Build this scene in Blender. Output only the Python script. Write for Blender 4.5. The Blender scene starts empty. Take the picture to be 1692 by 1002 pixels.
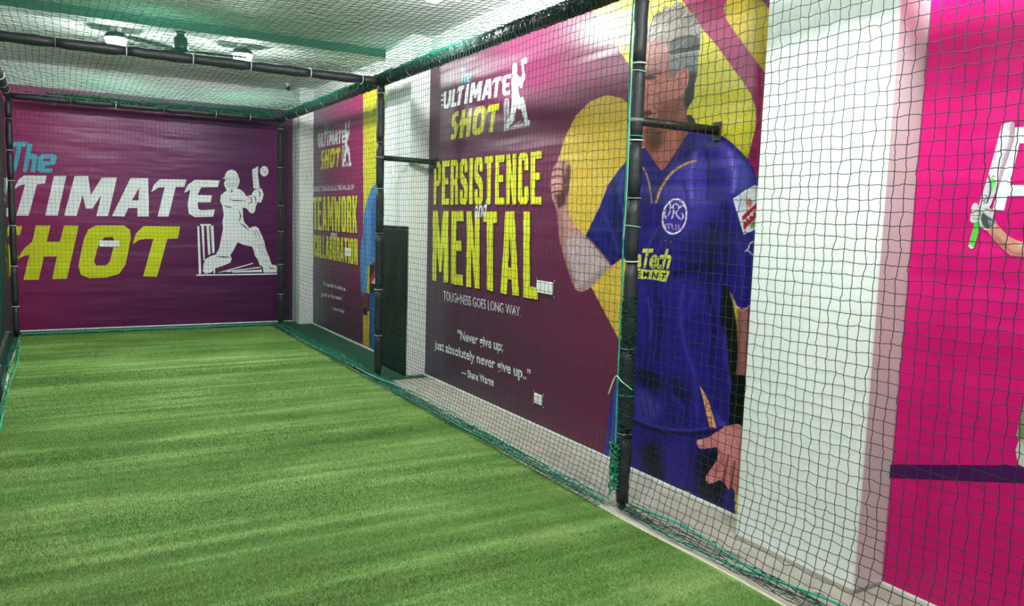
import bpy, math, random
import numpy as np
from mathutils import Matrix, Vector
from mathutils.geometry import tessellate_polygon

random.seed(7)
RNG = np.random.default_rng(7)
SC = bpy.context.scene
COL = SC.collection

# ------------------------------------------------------------------ camera, world, light, exposure
CAM = np.array([-2.6155715, -10.6690621, 1.53816185])
YAW, PITCH, ROLL, FPX = 0.528700461, -0.10655676, 0.0305674976, 1296.58017
_cy, _sy, _cp, _sp = math.cos(YAW), math.sin(YAW), math.cos(PITCH), math.sin(PITCH)
FWD = np.array([_sy * _cp, _cy * _cp, _sp])
_rt = np.array([_cy, -_sy, 0.0])
_up = np.cross(_rt, FWD)
RT = math.cos(ROLL) * _rt + math.sin(ROLL) * _up
UP = -math.sin(ROLL) * _rt + math.cos(ROLL) * _up
cam_data = bpy.data.cameras.new('camera')
cam_data.sensor_width = 36.0
cam_data.lens = FPX / 1692.0 * 36.0
cam_data.clip_start = 0.05
cam = bpy.data.objects.new('camera', cam_data)
cam.matrix_world = Matrix(((RT[0], UP[0], -FWD[0], CAM[0]), (RT[1], UP[1], -FWD[1], CAM[1]),
                           (RT[2], UP[2], -FWD[2], CAM[2]), (0, 0, 0, 1)))
COL.objects.link(cam)
SC.camera = cam
world = bpy.data.worlds.new('world')
SC.world = world
world.use_nodes = True
world.node_tree.nodes['Background'].inputs[0].default_value = (0.85, 0.95, 0.92, 1)
world.node_tree.nodes['Background'].inputs[1].default_value = 0.05
SC.view_settings.view_transform = 'Standard'
SC.view_settings.look = 'None'
SC.view_settings.gamma = 1.0
SC.view_settings.use_curve_mapping = False
SC.view_settings.exposure = 0.28
# lit bulbs (radiance of each pair) along the ceiling
LAMP_ROWS = ((-2.25, 580.0, -0.93), (-5.5, 540.0, -0.30), (-8.95, 570.0, -0.30))   # y, radiance, x of the right-hand lamp
SC.cycles.max_bounces = 6
SC.cycles.diffuse_bounces = 4
SC.cycles.use_denoising = True

# ------------------------------------------------------------------ dimensions (metres)
H = 2.75            # cage height
D = 3.702           # spacing of the cage frames
W = 3.03            # cage width
XW = 0.455          # face of the banners on the right wall
XP = 0.268          # front of the pillars
YB = 0.41           # face of the banner on the back wall
ZC = 3.2            # ceiling

# ------------------------------------------------------------------ helpers
def lin(c):
    c = np.asarray(c, float) / 255.0
    return np.where(c <= 0.04045, c / 12.92, ((c + 0.055) / 1.055) ** 2.4)

def tag(o, label=None, cat=None, group=None, kind=None):
    if label: o['label'] = label
    if cat: o['category'] = cat
    if group: o['group'] = group
    if kind: o['kind'] = kind
    return o

def empty(name, loc=(0, 0, 0)):
    o = bpy.data.objects.new(name, None)
    o.empty_display_size = 0.1
    o.location = loc
    COL.objects.link(o)
    return o

def mesh_obj(name, verts, faces, mat, parent=None, smooth=False):
    """one mesh object; verts in world space; a parented mesh keeps its world place"""
    verts = np.asarray(verts, float).reshape(-1, 3)
    org = np.zeros(3)
    if parent is None:
        lo, hi = verts.min(0), verts.max(0)
        org = np.array([(lo[0] + hi[0]) / 2, (lo[1] + hi[1]) / 2, lo[2]])
    else:
        p = parent
        while p is not None:
            org = org + np.array(p.location)
            p = p.parent
    me = bpy.data.meshes.new(name)
    v = verts - org
    if isinstance(faces, np.ndarray):
        nf, k = faces.shape
        me.vertices.add(len(v)); me.vertices.foreach_set('co', v.astype(np.float32).ravel())
        me.loops.add(nf * k); me.loops.foreach_set('vertex_index', faces.astype(np.int32).ravel())
        me.polygons.add(nf)
        me.polygons.foreach_set('loop_start', np.arange(0, nf * k, k, dtype=np.int32))
        me.polygons.foreach_set('loop_total', np.full(nf, k, dtype=np.int32))
        me.update(calc_edges=True)
    else:
        me.from_pydata(v.tolist(), [], [list(f) for f in faces])
        me.update()
    if smooth:
        me.polygons.foreach_set('use_smooth', np.ones(len(me.polygons), dtype=bool))
    if mat is not None:
        me.materials.append(mat)
    o = bpy.data.objects.new(name, me)
    COL.objects.link(o)
    if parent is None:
        o.location = org
    else:
        o.parent = parent
    return o

class MB:
    """collects simple shapes into one mesh"""
    def __init__(self):
        self.v = []; self.f = []; self.n = 0
    def add(self, v, f):
        v = np.asarray(v, float).reshape(-1, 3)
        self.v.append(v)
        self.f += [tuple(int(i) + self.n for i in q) for q in f]
        self.n += len(v)
    def box(self, x0, x1, y0, y1, z0, z1, b=0.0, rot=None, c=None):
        if b <= 0:
            v = [(x, y, z) for z in (z0, z1) for y in (y0, y1) for x in (x0, x1)]
            f = [(0, 2, 3, 1), (4, 5, 7, 6), (0, 1, 5, 4), (2, 6, 7, 3), (0, 4, 6, 2), (1, 3, 7, 5)]
        else:
            v = []; f = []
            idx = {}
            X, Y, Z = (x0, x1), (y0, y1), (z0, z1)
            for i in (0, 1):
                for j in (0, 1):
                    for k in (0, 1):
                        sx, sy, sz = (1 - 2 * i) * b, (1 - 2 * j) * b, (1 - 2 * k) * b
                        for a, p in enumerate(((X[i], Y[j] + sy, Z[k] + sz), (X[i] + sx, Y[j], Z[k] + sz), (X[i] + sx, Y[j] + sy, Z[k]))):
                            idx[(i, j, k, a)] = len(v); v.append(p)
            for i in (0, 1):
                f.append([idx[(i, j, k, 0)] for j, k in ((0, 0), (1, 0), (1, 1), (0, 1))])
                f.append([idx[(j, i, k, 1)] for j, k in ((0, 0), (1, 0), (1, 1), (0, 1))])
                f.append([idx[(j, k, i, 2)] for j, k in ((0, 0), (1, 0), (1, 1), (0, 1))])
            for i in (0, 1):
                for j in (0, 1):
                    f.append([idx[(i, j, 0, 0)], idx[(i, j, 1, 0)], idx[(i, j, 1, 1)], idx[(i, j, 0, 1)]])
                    f.append([idx[(i, 0, j, 0)], idx[(i, 1, j, 0)], idx[(i, 1, j, 2)], idx[(i, 0, j, 2)]])
                    f.append([idx[(0, i, j, 1)], idx[(1, i, j, 1)], idx[(1, i, j, 2)], idx[(0, i, j, 2)]])
                    for k in (0, 1):
                        f.append([idx[(i, j, k, 0)], idx[(i, j, k, 1)], idx[(i, j, k, 2)]])
        v = np.asarray(v, float)
        if rot is not None:
            c = np.asarray(c if c is not None else v.mean(0), float)
            v = (v - c) @ np.array(rot.to_matrix() if hasattr(rot, 'to_matrix') else rot).T + c
        self.add(v, f)
        return self
    def tube(self, pts, r, sides=8, cap=True):
        pts = np.asarray(pts, float)
        r = np.broadcast_to(np.asarray(r, float), (len(pts),))
        t = np.gradient(pts, axis=0)
        t /= np.linalg.norm(t, axis=1)[:, None] + 1e-12
        m = np.abs(t).mean(0)
        ref = np.eye(3)[int(np.argmin(m))]
        a = np.cross(t, ref); a /= np.linalg.norm(a, axis=1)[:, None] + 1e-12
        b = np.cross(t, a)
        ang = np.arange(sides) * 2 * math.pi / sides
        ring = pts[:, None] + r[:, None, None] * (np.cos(ang)[None, :, None] * a[:, None] + np.sin(ang)[None, :, None] * b[:, None])
        k = len(pts)
        f = []
        for i in range(k - 1):
            for j in range(sides):
                j2 = (j + 1) % sides
                f.append((i * sides + j, i * sides + j2, (i + 1) * sides + j2, (i + 1) * sides + j))
        if cap:
            f.append(tuple(range(sides - 1, -1, -1))); f.append(tuple((k - 1) * sides + j for j in range(sides)))
        self.add(ring.reshape(-1, 3), f)
        return self
    def ring(self, c, axis, R, r, n=18, m=6):
        axis = np.asarray(axis, float) / np.linalg.norm(axis)
        ref = np.eye(3)[int(np.argmin(np.abs(axis)))]
        a = np.cross(axis, ref); a /= np.linalg.norm(a); b = np.cross(axis, a)
        v = []; f = []
        for i in range(n):
            th = 2 * math.pi * i / n
            d = math.cos(th) * a + math.sin(th) * b
            for j in range(m):
                ph = 2 * math.pi * j / m
                v.append(np.asarray(c) + d * (R + r * math.cos(ph)) + axis * r * math.sin(ph))
                f.append((i * m + j, ((i + 1) % n) * m + j, ((i + 1) % n) * m + (j + 1) % m, i * m + (j + 1) % m))
        self.add(v, f)
        return self
    def build(self, name, mat, parent=None, smooth=False):
        return mesh_obj(name, np.concatenate(self.v), self.f, mat, parent, smooth)

# ---- pixel of the photograph -> point on one of the room's planes (used to measure the printed artwork)
def ray(x, y):
    return FWD + RT * (x - 846.0) / FPX - UP * (y - 501.0) / FPX

def project(P):
    d = np.asarray(P, float) - CAM
    z = d @ FWD
    return np.stack([846 + FPX * (d @ RT) / z, 501 - FPX * (d @ UP) / z], -1)

class Plane:
    """a banner's face: axis 0 = plane of constant X (a = Y, b = Z), axis 1 = plane of constant Y (a = X, b = Z)"""
    def __init__(self, axis, val):
        self.axis = axis; self.val = val
    def uv(self, px, py):
        d = ray(px, py)
        P = CAM + d * (self.val - CAM[self.axis]) / d[self.axis]
        return (P[1 - self.axis], P[2])
    def to3(self, ab, off=0.0):
        ab = np.asarray(ab, float).reshape(-1, 2)
        out = np.zeros((len(ab), 3))
        out[:, self.axis] = self.val - off
        out[:, 1 - self.axis] = ab[:, 0]
        out[:, 2] = ab[:, 1]
        return out
WALL = Plane(0, XW)
BACK = Plane(1, YB)

def layer(k):
    return 0.0012 + 0.0006 * k

def flat(name, shapes, plane, k, mat, parent):
    """shapes: list of [outer, hole, ...], each a list of (a, b) in metres on the plane"""
    V = []; F = []; n = 0
    for loops in shapes:
        loops = [[(float(a), float(b)) for a, b in l] for l in loops]
        tris = tessellate_polygon([[Vector((a, b, 0)) for a, b in l] for l in loops])
        pts = [p for l in loops for p in l]
        V += pts
        F += [tuple(i + n for i in t) for t in tris]
        n += len(pts)
    return mesh_obj(name, plane.to3(V, layer(k)), F, mat, parent)

def letters(shapes, plane, k, mat, parent, name='letter'):
    for sh in shapes:
        flat(name, [sh], plane, k, mat, parent)

def px(plane, pts, org=(0, 0), s=1.0):
    return [plane.uv(org[0] + x / s, org[1] + y / s) for x, y in pts]

def quad_map(plane, quad):
    """quad: TL, TR, BR, BL pixels -> function of (u, v), v up"""
    tl, tr, br, bl = [np.array(plane.uv(*q)) for q in quad]
    def f(u, v):
        return tuple((1 - v) * ((1 - u) * bl + u * br) + v * ((1 - u) * tl + u * tr))
    return f

def smooth_closed(pts, n=4):
    P = np.asarray(pts, float); m = len(P); out = []
    for i in range(m):
        p0, p1, p2, p3 = P[i - 1], P[i], P[(i + 1) % m], P[(i + 2) % m]
        for t in np.arange(n) / n:
            out.append(0.5 * (2 * p1 + (p2 - p0) * t + (2 * p0 - 5 * p1 + 4 * p2 - p3) * t * t + (3 * p1 - p0 - 3 * p2 + p3) * t ** 3))
    return [tuple(q) for q in out]

def smooth_open(pts, n=8):
    P = np.asarray(pts, float); m = len(P); out = []
    for i in range(m - 1):
        p0, p1, p2, p3 = P[max(i - 1, 0)], P[i], P[i + 1], P[min(i + 2, m - 1)]
        for t in np.arange(n) / n:
            out.append(0.5 * (2 * p1 + (p2 - p0) * t + (2 * p0 - 5 * p1 + 4 * p2 - p3) * t * t + (3 * p1 - p0 - 3 * p2 + p3) * t ** 3))
    out.append(P[-1])
    return np.array(out)

# ------------------------------------------------------------------ materials
def new_mat(name):
    m = bpy.data.materials.new(name)
    m.use_nodes = True
    nt = m.node_tree
    b = nt.nodes['Principled BSDF']
    return m, nt, b

def N(nt, t, **kw):
    n = nt.nodes.new(t)
    for k, v in kw.items():
        setattr(n, k, v)
    return n

def pos_noise(nt, scale, vec=(1, 1, 1), detail=4, rough=0.55):
    g = N(nt, 'ShaderNodeNewGeometry')
    m = N(nt, 'ShaderNodeVectorMath', operation='MULTIPLY')
    m.inputs[1].default_value = vec
    nt.links.new(g.outputs['Position'], m.inputs[0])
    n = N(nt, 'ShaderNodeTexNoise')
    n.inputs['Scale'].default_value = scale
    n.inputs['Detail'].default_value = detail
    n.inputs['Roughness'].default_value = rough
    nt.links.new(m.outputs[0], n.inputs['Vector'])
    return n

def ramp(nt, src, stops):
    r = N(nt, 'ShaderNodeValToRGB')
    e = r.color_ramp.elements
    while len(e) < len(stops):
        e.new(0.5)
    for el, (p, c) in zip(e, stops):
        el.position = p
        el.color = (*c, 1)
    nt.links.new(src, r.inputs[0])
    return r

def plain(name, c, rough=0.6, var=0.12, scale=14, bump=0.0, bscale=60, vec=(1, 1, 1), metal=0.0, spec=0.5, k=0.9):
    m, nt, b = new_mat(name)
    col = lin(c) * k
    n = pos_noise(nt, scale, vec)
    r = ramp(nt, n.outputs[0], [(0.3, np.clip(col * (1 - var), 0, 1)), (0.7, np.clip(col * (1 + var), 0, 1))])
    nt.links.new(r.outputs[0], b.inputs['Base Color'])
    b.inputs['Roughness'].default_value = rough
    b.inputs['Metallic'].default_value = metal
    b.inputs['Specular IOR Level'].default_value = spec
    if bump > 0:
        n2 = pos_noise(nt, bscale, vec)
        bp = N(nt, 'ShaderNodeBump')
        bp.inputs['Strength'].default_value = bump
        bp.inputs['Distance'].default_value = 0.01
        nt.links.new(n2.outputs[0], bp.inputs['Height'])
        nt.links.new(bp.outputs[0], b.inputs['Normal'])
    return m

def vinyl_finish(nt, b, rough=0.36, wr=0.35):
    """printed flex: satin, with slack horizontal ripples and a fine weave"""
    n = pos_noise(nt, 1.0, (0.9, 0.55, 5.0), detail=2)
    n2 = pos_noise(nt, 160, (1, 1, 1), detail=1)
    mx = N(nt, 'ShaderNodeMath', operation='MULTIPLY_ADD')
    mx.inputs[1].default_value = 0.01
    nt.links.new(n2.outputs[0], mx.inputs[0]); nt.links.new(n.outputs[0], mx.inputs[2])
    bp = N(nt, 'ShaderNodeBump')
    bp.inputs['Strength'].default_value = wr
    bp.inputs['Distance'].default_value = 0.06
    nt.links.new(mx.outputs[0], bp.inputs['Height'])
    nt.links.new(bp.outputs[0], b.inputs['Normal'])
    b.inputs['Roughness'].default_value = rough
    b.inputs['Specular IOR Level'].default_value = 0.3

def vinyl(name, c, var=0.06, k=0.84):
    m, nt, b = new_mat(name)
    col = lin(c) * k
    n = pos_noise(nt, 6)
    r = ramp(nt, n.outputs[0], [(0.3, np.clip(col * (1 - var), 0, 1)), (0.7, np.clip(col * (1 + var), 0, 1))])
    nt.links.new(r.outputs[0], b.inputs['Base Color'])
    vinyl_finish(nt, b)
    return m

def vinyl_gradient(name, axis, a0, a1, low, high, z0=0.0, z1=2.9, k=0.82):
    """printed colour gradient: `low` / `high` = lists of (position, colour) along the banner at its foot / head"""
    m, nt, b = new_mat(name)
    g = N(nt, 'ShaderNodeNewGeometry')
    s = N(nt, 'ShaderNodeSeparateXYZ')
    nt.links.new(g.outputs['Position'], s.inputs[0])
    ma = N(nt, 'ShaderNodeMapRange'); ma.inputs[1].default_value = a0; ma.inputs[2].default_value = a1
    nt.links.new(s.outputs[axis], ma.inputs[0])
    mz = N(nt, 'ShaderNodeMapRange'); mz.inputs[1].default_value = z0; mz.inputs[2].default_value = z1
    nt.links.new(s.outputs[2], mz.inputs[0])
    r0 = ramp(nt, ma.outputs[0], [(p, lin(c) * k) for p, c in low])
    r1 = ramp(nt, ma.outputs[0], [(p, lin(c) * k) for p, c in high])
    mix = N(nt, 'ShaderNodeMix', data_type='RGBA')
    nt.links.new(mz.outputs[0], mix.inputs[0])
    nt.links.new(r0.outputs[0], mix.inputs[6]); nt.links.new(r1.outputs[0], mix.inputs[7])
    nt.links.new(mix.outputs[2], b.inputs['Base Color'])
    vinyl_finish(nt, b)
    return m

def vinyl_print(name):
    m, nt, b = new_mat(name)
    a = N(nt, 'ShaderNodeVertexColor', layer_name='print')
    nt.links.new(a.outputs[0], b.inputs['Base Color'])
    vinyl_finish(nt, b)
    return m

def emit(name, c, s):
    m, nt, b = new_mat(name)
    b.inputs['Emission Color'].default_value = (*c, 1)
    b.inputs['Emission Strength'].default_value = s
    b.inputs['Base Color'].default_value = (0.8, 0.8, 0.8, 1)
    return m

M = {}
M['plaster'] = plain('white_plaster', (242, 244, 242), 0.55, 0.03, 5, 0.12, 40, k=0.92)
M['ceiling'] = plain('ceiling_paint', (225, 232, 226), 0.7, 0.03, 3, 0.05, 30, k=0.85)
M['upper_wall'] = plain('grey_wall_paint', (205, 210, 205), 0.7, 0.04, 4, k=0.85)
M['beam_band'] = plain('grey_green_strip', (52, 92, 76), 0.8, 0.08, 5)
M['concrete'] = plain('concrete', (178, 172, 160), 0.85, 0.16, 9, 0.5, 70)
M['mat_green'] = plain('dark_green_matting', (8, 74, 50), 0.9, 0.25, 40, 0.5, 300)
M['foam'] = plain('black_foam_sleeve', (38, 40, 46), 0.5, 0.25, 20, 0.3, 50)
M['tape'] = plain('grey_tape', (120, 124, 126), 0.4, 0.3, 60)
M['tie'] = plain('white_cable_tie', (205, 210, 208), 0.4, 0.1)
M['pipe'] = plain('painted_steel_pipe', (54, 44, 36), 0.45, 0.3, 25, metal=0.3)
M['pipe_green'] = plain('dark_green_steel', (38, 52, 46), 0.45, 0.3, 25, metal=0.3)
M['net'] = plain('dark_green_net_twine', (38, 63, 57), 0.8, 0.2, 30, spec=0.15)
M['net_roof'] = plain('green_net_twine', (12, 62, 47), 0.85, 0.2, 30, spec=0.1)
M['net_teal'] = plain('teal_net_twine', (10, 124, 94), 0.55, 0.25, 30)
M['rope'] = plain('teal_rope', (30, 176, 140), 0.5, 0.2, 60, 0.4, 300)
M['rope_pale'] = plain('pale_green_cord', (150, 205, 180), 0.5, 0.15, 60)
M['cloth_green'] = plain('green_shade_cloth', (6, 104, 76), 0.8, 0.2, 12, 0.2, 120)
M['cloth_black'] = plain('black_green_sheet', (14, 26, 24), 0.45, 0.3, 6, 0.3, 14)
M['edge'] = plain('cream_turf_backing', (214, 205, 180), 0.8, 0.15, 30, 0.4, 150)
M['batten'] = plain('white_batten', (222, 222, 216), 0.6, 0.08, 20)
M['grey_metal'] = plain('grey_metal', (84, 92, 92), 0.4, 0.1, metal=0.6)
M['dark_plastic'] = plain('dark_plastic', (20, 26, 24), 0.4)
M['fan'] = plain('dark_fan_enamel', (44, 62, 54), 0.35, 0.1)
M['fan_lit'] = plain('lit_fan_blade', (215, 225, 220), 0.35, 0.05)  # one fan blade coloured pale: lamp light catching it, put into the colour
M['plate'] = plain('white_plate_plastic', (236, 236, 234), 0.35, 0.03)
M['white'] = vinyl('print_white', (232, 236, 240))
M['yellow'] = vinyl('print_yellow', (226, 226, 50), 0.08)
M['lime'] = vinyl('print_lime_yellow', (206, 212, 30), 0.06)
M['amber'] = vinyl('print_amber', (214, 186, 66))
M['cyan'] = vinyl('print_cyan', (82, 180, 204))
M['shade'] = vinyl('print_dark_purple', (48, 22, 44))
M['plum'] = vinyl('print_plum', (74, 26, 74))
M['stripe'] = vinyl('print_violet', (74, 14, 88))
M['print'] = vinyl_print('print_photograph')
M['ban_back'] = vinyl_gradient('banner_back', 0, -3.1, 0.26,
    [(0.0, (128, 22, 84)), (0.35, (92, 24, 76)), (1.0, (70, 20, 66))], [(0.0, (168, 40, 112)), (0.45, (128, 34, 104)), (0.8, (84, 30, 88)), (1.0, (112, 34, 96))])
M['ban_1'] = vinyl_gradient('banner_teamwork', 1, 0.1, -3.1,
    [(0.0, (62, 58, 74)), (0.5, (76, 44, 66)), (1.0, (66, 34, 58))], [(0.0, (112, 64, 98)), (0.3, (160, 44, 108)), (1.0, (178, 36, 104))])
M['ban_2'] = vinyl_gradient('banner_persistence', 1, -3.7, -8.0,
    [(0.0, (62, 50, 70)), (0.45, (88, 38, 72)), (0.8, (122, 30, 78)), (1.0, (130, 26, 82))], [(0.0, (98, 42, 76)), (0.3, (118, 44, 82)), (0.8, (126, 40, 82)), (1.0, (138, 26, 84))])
M['ban_3'] = vinyl_gradient('banner_magenta', 1, -8.6, -10.6,
    [(0.0, (218, 12, 120)), (1.0, (210, 10, 114))], [(0.0, (216, 18, 124)), (1.0, (214, 16, 118))])

def turf_mat(name, blades):
    m, nt, b = new_mat(name)
    # the pile lies in bands across the strip (rolled backing), plus fine grain
    bands = pos_noise(nt, 1.0, (0.35, 2.6, 1), detail=4, rough=0.6)
    grain = pos_noise(nt, 110, (1, 1, 1), detail=2)
    patch = pos_noise(nt, 1.3, (1, 1, 1), detail=3)
    a1 = N(nt, 'ShaderNodeMath', operation='MULTIPLY_ADD'); a1.inputs[1].default_value = 0.46
    nt.links.new(bands.outputs[0], a1.inputs[0])
    a2 = N(nt, 'ShaderNodeMath', operation='MULTIPLY_ADD'); a2.inputs[1].default_value = 0.14
    nt.links.new(grain.outputs[0], a2.inputs[0])
    a3 = N(nt, 'ShaderNodeMath', operation='MULTIPLY'); a3.inputs[1].default_value = 0.16
    nt.links.new(patch.outputs[0], a3.inputs[0])
    fine = pos_noise(nt, 1.0, (0.5, 11.0, 1), detail=3)
    a4 = N(nt, 'ShaderNodeMath', operation='MULTIPLY_ADD'); a4.inputs[1].default_value = 0.24
    nt.links.new(fine.outputs[0], a4.inputs[0])
    nt.links.new(a3.outputs[0], a4.inputs[2]); nt.links.new(a4.outputs[0], a2.inputs[2]); nt.links.new(a2.outputs[0], a1.inputs[2])
    k = 1.0 if not blades else 1.12
    r = ramp(nt, a1.outputs[0], [(0.36, lin((64, 92, 36)) * k), (0.5, lin((94, 128, 62)) * k), (0.64, lin((144, 170, 106)) * k)])
    nt.links.new(r.outputs[0], b.inputs['Base Color'])
    b.inputs['Roughness'].default_value = 0.75
    b.inputs['Specular IOR Level'].default_value = 0.25
    if not blades:
        bp = N(nt, 'ShaderNodeBump'); bp.inputs['Strength'].default_value = 0.7; bp.inputs['Distance'].default_value = 0.01
        nt.links.new(grain.outputs[0], bp.inputs['Height']); nt.links.new(bp.outputs[0], b.inputs['Normal'])
    return m
M['turf'] = turf_mat('turf_backing', False)
M['blade'] = turf_mat('turf_blades', True)

# ------------------------------------------------------------------ the room
def slab(name, mat, *b, parent=None):
    o = MB().box(*b).build(name, mat, parent)
    if parent is None: o['kind'] = 'structure'
    return o
slab('floor', M['concrete'], -3.6, 0.75, -13.2, 0.7, -0.1, 0.0)
slab('ceiling', M['ceiling'], -3.6, 0.75, -13.2, 0.7, ZC, ZC + 0.1)
wall_r = slab('wall_right', M['plaster'], XW + 0.008, 0.75, -13.2, 0.7, 0.0, ZC)
wall_b = slab('wall_back', M['upper_wall'], -3.6, XW + 0.008, YB + 0.008, 0.7, 0.0, ZC)
slab('wall_left', M['plaster'], -3.6, -3.32, -13.2, YB + 0.008, 0.0, ZC)
slab('wall_front', M['plaster'], -3.32, XW + 0.008, -13.2, -13.0, 0.0, ZC)
beam = slab('trim_1', M['ceiling'], -3.32, XW + 0.006, -2.95, -2.72, ZC - 0.075, ZC - 0.001)
slab('trim_2', M['beam_band'], -3.32, XW + 0.006, -2.958, -2.949, ZC - 0.078, ZC - 0.001)  # thin dark grey-green strip over the front face of the beam
def pillar(y0, y1, z1=ZC):
    o = MB().box(XP, XW + 0.01, y0, y1, 0.012, z1, 0.006).build('pillar', M['plaster'], wall_r)
    MB().box(XP - 0.004, XW + 0.01, y0 - 0.003, y1 + 0.003, 0.0, 0.014).build('mortar_base', M['concrete'], o)
    return o
pillar(-8.67, -8.0)
pillar(-3.77, -3.10)
pillar(0.06, YB + 0.006)
for name, y0, y1 in (('baseboard_right', -8.0, -3.772), ('baseboard_right', -3.09, 0.05), ('baseboard_right', -13.0, -8.672)):
    o = MB().box(XW - 0.012, XW + 0.007, y0, y1, 0.0, 0.022, 0.003).build(name, M['batten'])
    o['kind'] = 'structure'
o = MB().box(-3.1, XP - 0.002, YB - 0.012, YB + 0.007, 0.0, 0.02, 0.003).build('baseboard_back', M['batten']); o['kind'] = 'structure'

# ------------------------------------------------------------------ flooring
o = MB().box(-3.12, XW - 0.013, -3.86, YB - 0.013, 0.0, 0.005).build('floor_mat', M['mat_green'])
tag(o, 'dark green matting strip around the far end of the cage', 'mat')

turf_root = empty('turf_mat', (-1.55, -6.0, 0.0))
tag(turf_root, 'green artificial turf covering the cage floor', 'artificial turf')
TX0, TX1, TY0, TY1 = -3.0, -0.10, -12.5, -0.02
ny = 90
ys = np.linspace(TY0, TY1, ny)
xr = TX1 + 0.012 * np.sin(ys * 1.9) + 0.008 * np.sin(ys * 5.3 + 1)
xl = TX0 + 0.010 * np.sin(ys * 1.7 + 2)
V = []; F = []
for i in range(ny):
    V += [(xl[i], ys[i], 0.005), (xl[i], ys[i], 0.012), (xr[i], ys[i], 0.012), (xr[i], ys[i], 0.005)]
for i in range(ny - 1):
    for j in range(3):
        F.append((i * 4 + j, (i + 1) * 4 + j, (i + 1) * 4 + j + 1, i * 4 + j + 1))
mesh_obj('backing', V, F, M['turf'], turf_root)
for nm, xe, s in (('edge_strip', xr, 1), ('edge_strip', xl, -1)):
    V = []; F = []
    for i in range(ny):
        V += [(xe[i] - 0.004 * s, ys[i], 0.0125), (xe[i] + 0.012 * s, ys[i], 0.010), (xe[i] + 0.014 * s, ys[i], 0.0055)]
    for i in range(ny - 1):
        for j in range(2):
            F.append((i * 3 + j, i * 3 + j + 1, (i + 1) * 3 + j + 1, (i + 1) * 3 + j))
    tag(mesh_obj(nm, V, F, M['edge'], turf_root), 'cream backing showing along the turf edge')
# blades: denser where they are large in view
def blades(n, y0, y1, w, h):
    x = RNG.uniform(TX0 + 0.01, TX1 - 0.02, n); y = RNG.uniform(y0, y1, n)
    a = RNG.uniform(0, 2 * math.pi, n)
    hh = h * RNG.uniform(0.6, 1.25, n); ww = w * RNG.uniform(0.7, 1.3, n)
    lean = RNG.normal(0, 0.5, (n, 2)) * hh[:, None] + np.stack([np.zeros(n), 0.35 * hh * np.sin(y * 5.0)], 1)
    v = np.zeros((n, 3, 3))
    v[:, 0] = np.stack([x - np.cos(a) * ww, y - np.sin(a) * ww, np.full(n, 0.011)], 1)
    v[:, 1] = np.stack([x + np.cos(a) * ww, y + np.sin(a) * ww, np.full(n, 0.011)], 1)
    v[:, 2] = np.stack([x + lean[:, 0], y + lean[:, 1], 0.012 + hh], 1)
    return v
bl = np.concatenate([blades(380000, -9.6, -7.0, 0.0011, 0.009), blades(280000, -7.0, -4.0, 0.0013, 0.009), blades(160000, -4.0, -0.04, 0.002, 0.009)])
o = mesh_obj('turf_blades', bl.reshape(-1, 3), np.arange(len(bl) * 3).reshape(-1, 3), M['blade'], turf_root)
o['kind'] = 'stuff'

# ------------------------------------------------------------------ banners
def banner(name, plane, a0, a1, z0, z1, mat, label):
    root = empty(name, tuple(plane.to3([((a0 + a1) / 2, z0)])[0]))
    tag(root, label, 'banner')
    n = 24
    A = np.linspace(a0, a1, n)
    ab = [(a, z) for a in A for z in (z0, z1)]
    front = plane.to3(ab, 0.0); back = plane.to3(ab, -0.004)
    V = np.concatenate([front, back]); F = []
    for i in range(n - 1):
        F.append((2 * i, 2 * i + 1, 2 * i + 3, 2 * i + 2))
        F.append((2 * n + 2 * i, 2 * n + 2 * i + 2, 2 * n + 2 * i + 3, 2 * n + 2 * i + 1))
        F.append((2 * i, 2 * i + 2, 2 * n + 2 * i + 2, 2 * n + 2 * i)); F.append((2 * i + 1, 2 * n + 2 * i + 1, 2 * n + 2 * i + 3, 2 * i + 3))
    F.append((0, 2 * n, 2 * n + 1, 1)); F.append((2 * n - 2, 2 * n - 1, 4 * n - 1, 4 * n - 2))
    mesh_obj('vinyl_sheet', V, F, mat, root)
    return root

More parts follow.
